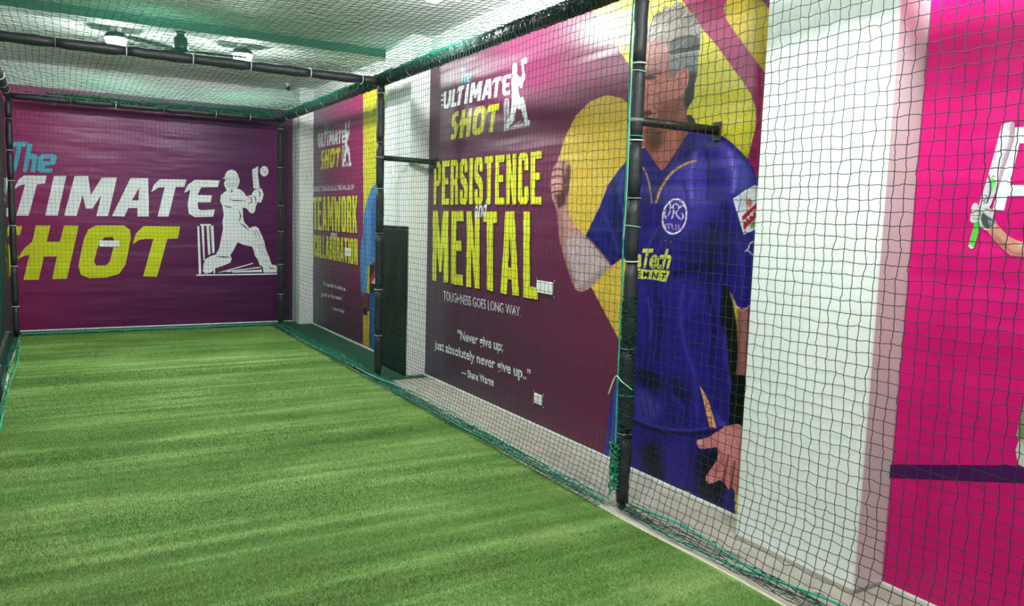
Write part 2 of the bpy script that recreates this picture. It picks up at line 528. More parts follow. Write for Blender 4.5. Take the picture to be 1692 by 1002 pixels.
GLY = {
 'P': [[(0,0),(0,1),(.75,1),(1,.9),(1,.55),(.75,.43),(.4,.43),(.4,0)], [(.4,.57),(.4,.86),(.62,.86),(.62,.57)]],
 'E': [[(0,0),(0,1),(1,1),(1,.86),(.42,.86),(.42,.6),(.85,.6),(.85,.46),(.42,.46),(.42,.14),(1,.14),(1,0)]],
 'R': [[(0,0),(0,1),(.75,1),(1,.9),(1,.6),(.84,.5),(1,.4),(1,0),(.62,0),(.6,.4),(.4,.43),(.4,0)], [(.4,.57),(.4,.86),(.62,.86),(.62,.57)]],
 'S': [[(0,.1),(.2,0),(.8,0),(1,.1),(1,.44),(.85,.55),(.4,.68),(.4,.85),(.6,.85),(.6,.7),(1,.7),(1,.9),(.8,1),(.2,1),(0,.9),(0,.58),(.15,.48),(.6,.34),(.6,.15),(.4,.15),(.4,.32),(0,.32)]],
 'I': [[(0,0),(0,1),(1,1),(1,0)]],
 'T': [[(.28,0),(.28,.86),(0,.86),(0,1),(1,1),(1,.86),(.72,.86),(.72,0)]],
 'N': [[(0,0),(0,1),(.38,1),(.64,.46),(.64,1),(1,1),(1,0),(.66,0),(.36,.56),(.36,0)]],
 'C': [[(0,.1),(.2,0),(.8,0),(1,.1),(1,.35),(.6,.35),(.6,.14),(.4,.14),(.4,.86),(.6,.86),(.6,.66),(1,.66),(1,.9),(.8,1),(.2,1),(0,.9)]],
 'O': [[(0,.1),(.2,0),(.8,0),(1,.1),(1,.9),(.8,1),(.2,1),(0,.9)], [(.4,.14),(.4,.86),(.6,.86),(.6,.14)]],
 'M': [[(0,0),(0,1),(.33,1),(.5,.52),(.67,1),(1,1),(1,0),(.72,0),(.72,.58),(.58,.14),(.42,.14),(.28,.58),(.28,0)]],
 'A': [[(0,0),(.26,1),(.74,1),(1,0),(.66,0),(.62,.18),(.38,.18),(.34,0)], [(.42,.33),(.5,.74),(.58,.33)]],
 'L': [[(0,0),(0,1),(.46,1),(.46,.14),(1,.14),(1,0)]],
 'W': [[(0,1),(.12,0),(.4,0),(.5,.5),(.6,0),(.88,0),(1,1),(.74,1),(.7,.4),(.6,.86),(.4,.86),(.3,.4),(.26,1)]],
 'K': [[(0,0),(0,1),(.38,1),(.38,.6),(.64,1),(1,1),(.7,.52),(1,0),(.62,0),(.38,.42),(.38,0)]],
 'B': [[(0,0),(0,1),(.8,1),(1,.9),(1,.6),(.86,.52),(1,.42),(1,.1),(.8,0)], [(.4,.14),(.4,.42),(.62,.42),(.62,.14)], [(.4,.6),(.4,.86),(.62,.86),(.62,.6)]],
}
GW = {'I': 0.44, 'M': 1.42, 'W': 1.5, 'A': 1.2, 'L': 0.86, 'O': 1.05, 'T': 0.98}

def rough_loop(loop, step=0.09, amp=0.018, asp=1.0):
    out = []
    for i, p in enumerate(loop):
        q = loop[(i + 1) % len(loop)]
        L = math.hypot(q[0] - p[0], q[1] - p[1])
        n = max(1, int(L / step))
        for j in range(n):
            t = j / n
            out.append((p[0] + (q[0] - p[0]) * t + random.uniform(-amp, amp) * asp, p[1] + (q[1] - p[1]) * t + random.uniform(-amp, amp) * 0.5))
    return out

def block_line(name, s, plane, quad, k, mat, parent, gap=0.2, rough=0.014, shadow=None, tracking=None):
    f = quad_map(plane, quad)
    ws = [GW.get(ch, 1.0) for ch in s]
    tot = sum(ws) + gap * (len(s) - 1)
    x = 0; shapes = []
    for ch, w in zip(s, ws):
        loops = []
        for l in GLY[ch]:
            l = rough_loop(l, amp=rough)
            loops.append([f((x + u * w) / tot, v) for u, v in l])
        shapes.append(loops); x += w + gap
    if shadow:
        letters([[[(a + shadow[0], b + shadow[1]) for a, b in l] for l in sh] for sh in shapes], plane, k, M['shade'], parent, 'letter_shadow')
    letters(shapes, plane, k + 1, mat, parent)

def font_mesh(s, bold=0.0, shear=0.0, space=1.0):
    cu = bpy.data.curves.new('lettering_tmp', 'FONT')
    cu.body = s; cu.resolution_u = 3; cu.offset = bold; cu.shear = shear; cu.space_character = space
    ob = bpy.data.objects.new('lettering_tmp', cu)
    me = bpy.data.meshes.new_from_object(ob)
    v = np.array([q.co[:2] for q in me.vertices]); fs = [tuple(p.vertices) for p in me.polygons]
    bpy.data.objects.remove(ob); bpy.data.curves.remove(cu); bpy.data.meshes.remove(me)
    lo, hi = v.min(0), v.max(0)
    return (v - lo) / (hi - lo), fs

def font_line(name, s, plane, quad, k, mat, parent, bold=0.02, shear=0.0, space=1.0):
    v, fs = font_mesh(s, bold, shear, space)
    f = quad_map(plane, quad)
    o = mesh_obj(name, plane.to3([f(u, w) for u, w in v], layer(k)), fs, mat, parent)
    o['kind'] = 'stuff'
    return o

# the logo, measured on the back wall (crop px at (0, 220), 2.783 px per px)
LO, LS = (0, 220), 2.783
LOGO = {
 'the': [
   [[(40,40),(124,40),(118,64),(99,64),(84,140),(74,172),(62,182),(52,182),(68,120),(76,64),(40,64)]],
   [[(127,45),(149,52),(141,95),(166,98),(174,108),(163,180),(139,180),(149,122),(136,120),(126,180),(104,180)]],
   [[(192,97),(250,97),(262,108),(254,144),(208,150),(207,162),(242,164),(238,182),(184,182),(171,170),(178,110)], [(200,116),(233,116),(231,130),(198,130)]]],
 'ultimate': [
   [[(-188,205),(-131,205),(-153,310),(-150,340),(-133,347),(-116,338),(-108,310),(-86,205),(-30,205),(-56,330),(-76,368),(-113,386),(-168,384),(-198,365),(-203,330)]],
   [[(-243,225),(-196,230),(-202,252),(-238,245)]], [[(-263,275),(-208,278),(-213,300),(-253,292)]], [[(-248,325),(-214,328),(-210,350),(-243,340)]],
   [[(-13,205),(40,205),(10,345),(62,345),(54,384),(-52,384)]],
   [[(110,195),(215,195),(207,232),(170,236),(132,380),(75,380),(116,236),(92,240),(62,262),(85,215)]],
   [[(248,197),(305,197),(265,380),(208,380)]],
   [[(343,198),(405,198),(418,285),(468,205),(538,205),(497,382),(443,382),(466,285),(425,348),(395,348),(380,285),(352,382),(295,380)]],
   [[(600,208),(682,208),(685,384),(632,384),(632,345),(590,345),(572,384),(515,382)], [(640,250),(637,310),(607,310)]],
   [[(735,212),(857,214),(848,248),(808,248),(775,384),(725,384),(757,250),(730,250),(695,272),(708,238)]],
   [[(895,215),(1010,217),(1002,248),(925,250),(908,285),(975,287),(968,318),(908,318),(912,350),(925,355),(988,352),(980,385),(895,387),(868,370),(862,330),(875,262),(846,275),(862,240)]]],
 'shot': [
   [[(40,428),(102,428),(92,470),(42,470),(30,485),(32,505),(78,545),(84,575),(62,640),(20,676),(-60,676),(-50,630),(0,630),(14,610),(10,590),(-36,548),(-42,510),(-22,450)]],
   [[(165,425),(232,425),(215,500),(275,500),(295,425),(362,427),(308,670),(240,672),(262,568),(202,568),(178,675),(108,675),(135,560),(112,565),(78,582),(112,530),(148,500)]],
   [[(440,425),(570,425),(597,445),(602,480),(578,605),(548,648),(490,665),(410,668),(372,652),(360,610),(385,490),(405,445)], [(468,495),(480,480),(518,478),(528,498),(506,588),(490,608),(442,610),(432,592),(452,515)]],
   [[(660,428),(828,430),(818,485),(770,487),(722,662),(658,660),(705,487),(670,487),(640,492),(610,512),(625,462)]]],
}
# the batting figure (crop px at (250, 240), 4.174 px per px)
BO, BS = (250, 240), 4.174
BAT = [
 [[(490,228),(505,222),(512,195),(530,175),(555,168),(580,178),(597,200),(602,222),(610,238),(606,262),(600,285),(590,298),(620,310),(645,335),(655,352),(690,345),(700,325),(718,300),(735,293),(760,300),(775,340),(768,370),(752,400),(735,390),(722,420),(715,455),(700,472),(680,465),(655,435),(630,430),(632,500),(640,530),(680,575),(690,565),(720,560),(740,575),(760,620),(778,660),(785,700),(800,740),(815,780),(830,825),(860,828),(868,845),(865,878),(775,880),(768,840),(745,825),(735,790),(715,765),(708,730),(695,700),(640,690),(595,670),(570,720),(545,760),(555,785),(545,810),(500,830),(440,850),(410,880),(370,888),(357,870),(360,820),(375,785),(410,765),(445,755),(465,720),(475,680),(495,570),(490,535),(500,480),(490,420),(475,385),(480,345),(510,320),(520,310),(508,290),(500,265),(512,238)]],
 [[(695,170),(735,145),(738,160),(735,200),(740,240),(748,290),(705,300),(700,240),(697,200)]],
 [[(779 + 29 * math.cos(t), 180 + 36 * math.sin(t)) for t in np.linspace(0, 2 * math.pi, 20, endpoint=False)]],
 [[(317,560),(330,558),(345,888),(328,888)]], [[(345,555),(362,555),(370,790),(360,800)]], [[(380,555),(398,555),(408,750),(392,760)]], [[(408,555),(428,555),(437,740),(420,748)]],
 [[(338,545),(408,545),(410,556),(338,556)]], [[(310,893),(868,884),(868,893),(310,902)]],
 [[(428,852),(440,850),(440,884),(428,884)]], [[(455,880),(700,812),(704,818),(500,876)]], [[(500,872),(755,838),(756,846),(530,876)]], [[(560,872),(762,858),(762,876),(560,880)]],
]
BAT_LINES = [[(500,232),(606,236)], [(515,268),(600,262)], [(520,284),(596,280)], [(552,300),(556,318),(548,330)], [(535,376),(575,382),(655,384)], [(540,355),(552,368)], [(610,320),(635,345)], [(500,415),(530,428),(560,430)], [(655,352),(690,365),(690,395),(665,410)], [(700,345),(720,365),(722,400)], [(735,310),(752,330),(745,360)], [(605,450),(615,490),(605,530)], [(612,540),(640,560),(670,585)], [(640,545),(660,570)], [(445,768),(500,772),(545,772)], [(735,655),(775,650)], [(705,590),(730,640)], [(720,580),(752,640)], [(735,690),(765,760)], [(750,680),(790,770)], [(765,670),(805,765)], [(770,795),(812,800)], [(815,830),(820,850),(855,850)], [(768,160),(790,200)], [(712,310),(745,300)]]

def thick_line(pts, w):
    out_l = []; out_r = []
    P = np.asarray(pts, float); t = np.gradient(P, axis=0); t /= np.linalg.norm(t, axis=1)[:, None]
    n = np.stack([-t[:, 1], t[:, 0]], 1)
    ww = w * np.sin(np.linspace(0.35, math.pi - 0.35, len(P)))[:, None]
    return [tuple(q) for q in P + n * ww] + [tuple(q) for q in (P - n * ww)[::-1]]

def remap(shapes, plane, quad):
    """re-use the logo's shapes inside another quad (pixels TL, TR, BR, BL)"""
    allp = np.array([p for sh in shapes for l in sh for p in l], float)
    lo, hi = allp.min(0), allp.max(0)
    f = quad_map(plane, quad)
    return [[[f((x - lo[0]) / (hi[0] - lo[0]), 1 - (y - lo[1]) / (hi[1] - lo[1])) for x, y in l] for l in sh] for sh in shapes]

# --- back wall
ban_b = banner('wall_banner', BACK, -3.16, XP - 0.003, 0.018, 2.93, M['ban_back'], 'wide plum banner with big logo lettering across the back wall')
clipx = -3.12
def logo_back(key):
    return [[[(max(a, clipx), b) for a, b in px(BACK, l, LO, LS)] for l in sh] for sh in LOGO[key] if max(p[0] for p in sh[0]) > 60]
letters(logo_back('the'), BACK, 0, M['cyan'], ban_b)
letters(logo_back('ultimate'), BACK, 0, M['white'], ban_b)
letters(logo_back('shot'), BACK, 0, M['lime'], ban_b)
BAT_PARTS = ['batsman_emblem', 'emblem_bat', 'emblem_ball', 'emblem_stump', 'emblem_stump', 'emblem_stump', 'emblem_stump', 'emblem_bail', 'emblem_ground', 'emblem_stump', 'emblem_stump', 'emblem_stump', 'emblem_stump']
bt = None
for nm_, sh in zip(BAT_PARTS, BAT):
    o = flat(nm_, [[px(BACK, l, BO, BS) for l in sh]], BACK, 0, M['white'], ban_b)
    if bt is None: bt = tag(o, 'white silhouette of a lunging batsman')
flat('emblem_line', [[px(BACK, thick_line(l, 4.0), BO, BS)] for l in BAT_LINES], BACK, 2, M['plum'], bt)['kind'] = 'stuff'

# --- first banner on the right wall
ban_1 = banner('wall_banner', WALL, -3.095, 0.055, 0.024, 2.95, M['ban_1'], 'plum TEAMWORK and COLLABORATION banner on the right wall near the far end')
def small_logo(root, Q, k=0):
    letters(remap(LOGO['the'], WALL, Q['the']), WALL, k, M['cyan'], root)
    letters(remap(LOGO['ultimate'], WALL, Q['ult']), WALL, k, M['white'], root)
    letters(remap(LOGO['shot'], WALL, Q['shot']), WALL, k, M['yellow'], root)
    flat('batsman_emblem', remap(BAT, WALL, Q['bat']), WALL, k, M['white'], root)['kind'] = 'stuff'
small_logo(ban_1, {'ult': [(524,220),(571,211),(571,236),(524,245)], 'shot': [(530,248.7),(562.6,243.4),(562.6,276),(530,281)],
                   'the': [(536,201),(543.5,200),(543.5,216),(536,217)], 'bat': [(565,200),(580.5,197),(580.5,276),(565,276)]})
font_line('lettering', 'CRICKET TEACHES US ALL THE VALUES OF', WALL, [(518,309),(585,305),(585,313.5),(518,317)], 0, M['white'], ban_1, 0.01)
block_line('lettering', 'TEAMWORK', WALL, [(518,326),(590.5,323.5),(590.5,385.5),(518.5,379.7)], 0, M['yellow'], ban_1, shadow=(-0.012, -0.012))
font_line('lettering', 'and', WALL, [(547,380),(557.5,382),(557.5,394),(547,393)], 2, M['white'], ban_1, 0.02, 0.3)
block_line('lettering', 'COLLABORATION', WALL, [(519,388),(591,395),(591,438.4),(519,423.7)], 0, M['yellow'], ban_1, shadow=(-0.012, -0.012))
font_line('lettering', '\u201cA captain is only as', WALL, [(533.5,464.7),(571,473.7),(571,483.4),(533.5,473)], 0, M['white'], ban_1, 0.015)
font_line('lettering', 'good as his team.\u201d', WALL, [(531,482),(567,490),(567,499),(531,491.7)], 0, M['white'], ban_1, 0.015)
font_line('lettering', '\u2014 Sourav Ganguly', WALL, [(547.7,506.6),(569.7,512),(569.7,519.5),(547.7,513)], 0, M['white'], ban_1, 0.015)

# --- second banner on the right wall
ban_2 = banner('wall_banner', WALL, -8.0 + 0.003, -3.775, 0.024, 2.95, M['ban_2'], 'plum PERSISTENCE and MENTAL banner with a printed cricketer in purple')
small_logo(ban_2, {'ult': [(728,152),(846,117.5),(846,155.5),(728,182)], 'shot': [(745,186),(825,169.4),(825,219.7),(745,231)],
                   'the': [(762,113.5),(779,110),(779,136),(762,138)], 'bat': [(832,105),(876,92),(876,210),(832,217)]})
block_line('lettering', 'PERSISTENCE', WALL, [(717.5,267.6),(895,249.5),(895,338),(716.6,338.5)], 0, M['yellow'], ban_2, shadow=(-0.012, -0.012))
block_line('lettering', 'MENTAL', WALL, [(715.5,348.6),(889,350),(889,495.5),(714.6,463)], 0, M['yellow'], ban_2, gap=0.26, shadow=(-0.014, -0.014))
font_line('lettering', 'and', WALL, [(785,331),(806,328.5),(806,358),(785,360)], 3, M['white'], ban_2, 0.015, 0.3)
font_line('lettering', 'TOUGHNESS GOES LONG WAY.', WALL, [(732.6,480.7),(861,507.6),(861,524),(733.2,496.5)], 0, M['white'], ban_2, 0.0)
font_line('lettering', '\u201cNever give up;', WALL, [(756,544),(831,563.5),(831,587),(756,566)], 0, M['white'], ban_2, 0.02)
font_line('lettering', 'just absolutely never give up..\u201d', WALL, [(718,561),(877,611),(877,636),(718,581)], 0, M['white'], ban_2, 0.02)
font_line('lettering', '\u2014 Shane Warne', WALL, [(763,608),(816,624.5),(816,639),(763,621)], 0, M['white'], ban_2, 0.02)

# --- printed photographs: painted on a canvas in numpy, then put on the banner as coloured vertices
class Canvas:
    def __init__(self, x0, y0, x1, y1, s=2):
        self.x0, self.y0, self.s = x0, y0, s
        self.w, self.h = int((x1 - x0) * s), int((y1 - y0) * s)
        self.rgb = np.zeros((self.h, self.w, 3)); self.cover = np.zeros((self.h, self.w))
    def mask(self, pts):
        P = (np.asarray(pts, float) - [self.x0, self.y0]) * self.s
        m = np.zeros((self.h, self.w))
        xa, xb = int(max(0, P[:, 0].min() - 2)), int(min(self.w, P[:, 0].max() + 3))
        ya, yb = int(max(0, P[:, 1].min() - 2)), int(min(self.h, P[:, 1].max() + 3))
        if xa >= xb or ya >= yb: return m
        X, Y = np.meshgrid(np.arange(xa, xb) + 0.5, np.arange(ya, yb) + 0.5)
        ins = np.zeros(X.shape, bool)
        Q = np.roll(P, -1, 0)
        for (x1, y1), (x2, y2) in zip(P, Q):
            if y1 == y2: continue
            c = (y1 > Y) != (y2 > Y)
            ins ^= c & (X < (x2 - x1) * (Y - y1) / (y2 - y1) + x1)
        m[ya:yb, xa:xb] = ins
        return m
    def blur(self, m, r):
        if r <= 0: return m
        r = r * self.s
        if m.shape == (self.h, self.w) and not getattr(self, '_in', False):
            ys_, xs_ = np.nonzero(m.any(1))[0], np.nonzero(m.any(0))[0]
            if len(ys_) == 0: return m
            g = int(r * 2.5) + 2
            y0, y1, x0, x1 = max(0, ys_[0] - g), ys_[-1] + g + 1, max(0, xs_[0] - g), xs_[-1] + g + 1
            self._in = True
            out = np.zeros_like(m); out[y0:y1, x0:x1] = self.blur(m[y0:y1, x0:x1], r / self.s)
            self._in = False
            return out
        n = max(1, int(r * 2.5)); k = np.exp(-0.5 * (np.arange(-n, n + 1) / r) ** 2); k /= k.sum()
        for ax in (0, 1):
            pad = [(0, 0), (0, 0)]; pad[ax] = (n, n)
            c = np.pad(m, pad, mode='edge'); out = np.zeros_like(m)
            for i, kk in enumerate(k):
                out += kk * (c[i:i + m.shape[0]] if ax == 0 else c[:, i:i + m.shape[1]])
            m = out
        return m
    def put(self, m, c, a=1.0):
        m = (m * a)[..., None]
        self.rgb = self.rgb * (1 - m) + np.asarray(c, float) / 255.0 * m
    def poly(self, pts, c, a=1.0, soft=0.0, sm=False, clip=None, fig=True):
        if sm: pts = smooth_closed(pts, 5)
        m0 = self.mask(pts)
        m = self.blur(m0, soft) if soft > 0 else m0
        if clip is not None: m = m * clip
        self.put(m, c, a)
        if fig and clip is None: self.cover = np.maximum(self.cover, m0)
        return m0
    def line(self, pts, wid, c, a=1.0, soft=0.0, clip=None):
        P = smooth_open(pts, 6) if len(pts) > 2 else np.asarray(pts, float)
        t = np.gradient(P, axis=0); t /= np.linalg.norm(t, axis=1)[:, None] + 1e-9
        n = np.stack([-t[:, 1], t[:, 0]], 1) * wid / 2
        return self.poly(list(map(tuple, P + n)) + list(map(tuple, (P - n)[::-1])), c, a, soft, False, clip, fig=False)
    def grain(self, amp, clip, sx=1.0, sy=1.0):
        g = RNG.normal(0, 1, (self.h, self.w)); g = self.blur(g, 0.6); g /= g.std()
        self.rgb = np.clip(self.rgb * (1 + (amp * g * clip)[..., None]), 0, 1)
    def sample(self, pix, img=None):
        img = self.rgb if img is None else img
        x = np.clip((pix[:, 0] - self.x0) * self.s - 0.5, 0, self.w - 1.001); y = np.clip((pix[:, 1] - self.y0) * self.s - 0.5, 0, self.h - 1.001)
        i, j = y.astype(int), x.astype(int); fy, fx = (y - i), (x - j)
        if img.ndim == 3: fy, fx = fy[:, None], fx[:, None]
        return (img[i, j] * (1 - fy) * (1 - fx) + img[i + 1, j] * fy * (1 - fx) + img[i, j + 1] * (1 - fy) * fx + img[i + 1, j + 1] * fy * fx)

cv = Canvas(890, -115, 1285, 875, 2)
cv.rgb[:] = np.array((132, 28, 84)) / 255.0
cov_y = np.zeros_like(cv.cover)
def yel(pts, c, sm=False):
    global cov_y
    m = cv.poly(pts, c, sm=sm, fig=False)
    cov_y = np.maximum(cov_y, m)
    return m
AMB = (224, 186, 72); YEL = (222, 208, 44)
# the printed swooshes
yel([(1062,190),(1041,174),(1026,162),(1002,157),(975,168),(951,192),(933,228),(922,266),(920,300),(923,350),(934,400),(952,440),(980,480),(1024,564),(1066,634),(1110,634),(1110,190)], AMB)
yel([(905,-115),(981,18),(999,48),(1020,78),(1044,115),(1080,170),(1120,215),(1200,330),(1225,285),(1235,263),(1244,240),(1249,210),(1249,180),(1241,156),(1223,129),(1184,75),(1148,33),(1127,0),(1080,-60),(1040,-115)], YEL)
yel([(1040,-115),(1080,-60),(1127,0),(1148,33),(1184,75),(1223,129),(1241,156),(1249,180),(1249,210),(1235,263),(1244,290),(1285,290),(1285,150),(1264,120),(1217,57),(1199,30),(1196,12),(1202,-2),(1212,-30),(1200,-115)], (166, 14, 92))
yel([(1200,-115),(1212,-30),(1202,-2),(1196,12),(1199,30),(1217,57),(1264,120),(1285,150),(1285,30),(1271,15),(1258,0),(1240,-40),(1236,-115)], (206, 176, 40))
yel([(1236,-115),(1240,-40),(1258,0),(1271,15),(1285,32),(1285,-115)], (150, 16, 86))
yel([(1195,478),(1230,478),(1230,860),(1195,860)], (218, 206, 60))
# ---- the cricketer
SH, SHD, SHL, NAVY = (46, 26, 136), (26, 10, 84), (88, 78, 190), (18, 10, 34)
# raised bare forearm and fist
arm = [(919,270),(924,266),(932,265),(940,269),(943,276),(942,300),(939,330),(938,342),(944,362),(952,376),(969,390),(1012,440),(1004,446),(984,468),(966,481),(952,479),(943,460),(935,436),(929,415),(923,385),(920,350),(912,325),(910,300),(913,282)]
a = cv.poly(arm, (188, 138, 132), sm=True)
cv.poly([(929,415),(940,390),(968,392),(1010,440),(980,470),(952,478),(936,440)], (192, 168, 168), 0.9, 5, clip=a)
cv.poly([(935,275),(944,272),(944,310),(930,335),(928,310),(932,290)], (92, 52, 48), 0.8, 2, clip=a)
cv.poly([(916,322),(932,318),(936,336),(922,346)], (70, 38, 36), 0.8, 2, clip=a)
cv.poly([(911,296),(925,292),(928,312),(914,318)], (214, 156, 146), 0.8, 2, clip=a)
cv.poly([(921,268),(932,266),(933,290),(917,292)], (206, 150, 142), 0.7, 2, clip=a)
cv.line([(931,266),(930,284),(934,304)], 2.6, (84, 42, 40), 0.85, 0.7, a)
for y in (282, 294, 307, 319): cv.line([(911,y),(920,y-3),(931,y-2)], 2.4, (78, 38, 36), 0.9, 0.5, a)
cv.poly([(920,350),(928,350),(936,420),(952,470),(944,476),(930,430)], (140, 88, 84), 0.6, 3, clip=a)
cv.poly([(966,481),(984,468),(1006,446),(1000,436),(975,462),(955,470)], (150, 130, 132), 0.7, 3, clip=a)
# trousers
tr = cv.poly([(1000,730),(1040,700),(1120,705),(1190,700),(1212,720),(1215,865),(990,790),(997,757)], (44, 26, 128))
cv.poly([(1060,740),(1086,730),(1098,790),(1080,800),(1066,770)], (20, 8, 40), 0.9, 5, clip=tr)
cv.poly([(1152,752),(1190,740),(1200,800),(1204,842),(1150,815)], (22, 10, 34), 0.92, 6, clip=tr)
cv.poly([(1098,735),(1124,730),(1122,800),(1105,795)], (58, 40, 160), 0.7, 6, clip=tr)
cv.poly([(1016,700),(1046,700),(1040,760),(1014,752)], (60, 48, 160), 0.7, 6, clip=tr)
cv.line([(1130,720),(1134,770),(1124,815)], 4, (70, 54, 176), 0.6, 2, tr)
cv.poly([(1196,812),(1208,812),(1210,862),(1194,858)], (44, 30, 140), 0.9, 2, clip=tr)
cv.poly([(1120,824),(1120,815),(1126,811),(1136,812),(1143,818),(1144,832)], (206, 140, 70), sm=True)
# body of the shirt
body = [(1037,264),(1064,244),(1070,250),(1094,282),(1136,222),(1138,213),(1150,216),(1169,218),(1186,222),(1199,228),(1212,238),(1224,250),(1236,264),(1246,280),(1252,300),(1258,330),(1262,420),(1256,470),(1240,508),(1228,513),(1218,506),(1211,492),(1205,480),(1200,540),(1204,600),(1210,640),(1216,690),(1206,704),(1186,706),(1160,713),(1130,714),(1092,711),(1060,708),(1036,740),(1014,764),(997,757),(1003,705),(1009,660),(1020,628),(1040,560),(1040,430),(1028,427),(1010,440),(990,416),(968,390),(976,372),(990,344),(1005,305),(1021,283)]
b = cv.poly(body, SH)
cv.poly([(968,392),(990,344),(1010,300),(1040,262),(1040,300),(1010,350),(995,400),(1012,436)], (40, 40, 128), 0.8, 6, clip=b)
cv.poly([(1012,330),(1044,300),(1044,430),(1020,430),(1004,400)], (30, 24, 96), 0.8, 6, clip=b)
cv.line([(968,391),(990,414),(1010,440)], 2.4, (150, 110, 100), 0.9, 0.4)
cv.line([(970,384),(992,408),(1013,433)], 2.0, (20, 12, 60), 0.8, 0.4)
# chest light, shoulder light, folds
cv.poly([(1108,270),(1150,240),(1176,260),(1186,330),(1160,380),(1128,390),(1108,340)], (78, 66, 180), 0.75, 12, clip=b)
cv.poly([(1188,232),(1216,246),(1244,284),(1248,306),(1222,322),(1208,300),(1190,262)], (82, 78, 190), 0.85, 6, clip=b)
cv.poly([(1146,222),(1180,222),(1186,240),(1160,250),(1140,240)], (66, 46, 166), 0.7, 5, clip=b)
cv.poly([(1176,250),(1190,300),(1186,340),(1172,330)], (34, 14, 104), 0.7, 6, clip=b)
cv.poly([(1066,270),(1092,290),(1082,330),(1072,380),(1060,400),(1056,330)], (36, 18, 112), 0.7, 6, clip=b)
cv.poly([(1130,400),(1180,360),(1192,380),(1188,460),(1150,470),(1128,440)], (30, 12, 94), 0.8, 9, clip=b)
cv.poly([(1176,365),(1186,372),(1184,440),(1176,470),(1168,440)], (14, 6, 44), 0.7, 4, clip=b)
cv.poly([(1186,390),(1210,370),(1226,400),(1212,440),(1206,480),(1190,478)], (32, 14, 106), 0.8, 6, clip=b)
cv.line([(1110,452),(1150,444),(1176,430)], 5, (12, 6, 46), 0.8, 1.5, b)
cv.line([(1100,470),(1160,456),(1190,452)], 2, (80, 66, 182), 0.6, 1, b)
cv.poly([(1194,470),(1204,476),(1211,500),(1218,540),(1222,620),(1222,704),(1206,704),(1208,640),(1200,580),(1190,520)], (12, 8, 20), 0.95, 1.2)
cv.poly([(1196,540),(1202,536),(1206,600),(1200,620),(1196,590)], (74, 64, 176), 0.7, 2, clip=b)
cv.poly([(1200,620),(1208,616),(1214,640),(1210,656),(1202,644)], (66, 60, 170), 0.8, 2, clip=b)
cv.line([(1050,560),(1068,600),(1096,642),(1134,676)], 3.2, (84, 72, 196), 0.75, 1.2, b)
cv.line([(1046,548),(1062,590),(1090,630)], 6, (30, 12, 96), 0.8, 2, b)
cv.poly([(1054,606),(1080,616),(1100,640),(1080,650),(1054,630)], (20, 8, 62), 0.85, 4, clip=b)
cv.poly([(1108,618),(1126,634),(1146,660),(1130,668),(1112,650)], (22, 8, 70), 0.8, 4, clip=b)
cv.poly([(1048,640),(1072,648),(1096,676),(1080,700),(1052,690)], (78, 74, 178), 0.85, 5, clip=b)
for x in (1054, 1064, 1076): cv.line([(x,650),(x+6,670),(x+8,690)], 2.2, (36, 26, 120), 0.7, 1, b)
cv.line([(1046,690),(1090,706),(1140,711),(1182,704)], 3, (92, 84, 196), 0.6, 1, b)
cv.line([(1046,697),(1090,713),(1140,718),(1182,712)], 4, (14, 6, 40), 0.85, 1.2)
cv.line([(1150,480),(1138,510),(1120,540)], 4, (84, 70, 194), 0.6, 1.5, b)
cv.line([(1166,500),(1156,550),(1146,580)], 7, (34, 16, 110), 0.6, 3, b)
cv.line([(1062,470),(1058,520),(1066,570)], 8, (62, 44, 160), 0.6, 3, b)
cv.line([(1100,520),(1104,570),(1120,610)], 10, (52, 32, 148), 0.6, 4, b)
cv.poly([(1170,590),(1196,580),(1200,640),(1190,680),(1172,640)], (38, 18, 120), 0.7, 6, clip=b)
cv.poly([(1004,700),(1012,650),(1030,620),(1034,700),(1014,764),(998,757)], (84, 84, 184), 0.85, 4, clip=b)
cv.line([(1011,662),(1009,700),(1004,744)], 3, (46, 40, 130), 0.8, 1, b)
cv.poly([(1156,637),(1163,648),(1171,664),(1179,690),(1184,708),(1173,706),(1167,684),(1162,660)], (222, 160, 110), sm=False)
for y in (668, 680, 692, 700): cv.line([(1166,y),(1176,y-2)], 1.6, (120, 60, 50), 0.8, 0.3)
cv.poly([(1180,680),(1190,690),(1204,704),(1186,706)], (80, 74, 184), 0.8, 2, clip=b)
for q, w, c in (([(1150,250),(1140,290),(1144,330)], 7, (98, 88, 206)), ([(1164,240),(1172,280),(1168,330)], 6, (34, 16, 108)), ([(1128,300),(1136,330),(1130,370)], 5, (40, 22, 120)),
                ([(1196,330),(1200,400),(1196,460)], 8, (24, 8, 78)), ([(1206,250),(1214,290),(1210,320)], 7, (112, 108, 214)), ([(1220,400),(1226,440),(1228,490)], 8, (62, 46, 160)),
                ([(1084,480),(1092,530),(1088,590)], 7, (30, 12, 92)), ([(1130,470),(1124,520),(1134,580),(1150,620)], 6, (70, 56, 176)), ([(1170,470),(1180,540),(1176,600)], 7, (24, 10, 82)),
                ([(1070,490),(1076,530),(1074,560)], 4, (86, 74, 192)), ([(1140,590),(1150,640),(1152,690)], 6, (66, 52, 172)), ([(1100,640),(1110,676),(1112,704)], 6, (28, 12, 92)),
                ([(1130,650),(1134,684),(1130,706)], 5, (28, 12, 92)), ([(996,350),(1010,380),(1022,420)], 5, (62, 62, 160)), ([(1012,296),(1018,340),(1010,380)], 6, (26, 18, 86)), ([(1030,280),(1024,320),(1034,360)], 4, (66, 62, 166))):
    cv.line(q, w, c, 0.85, 1.5, b)
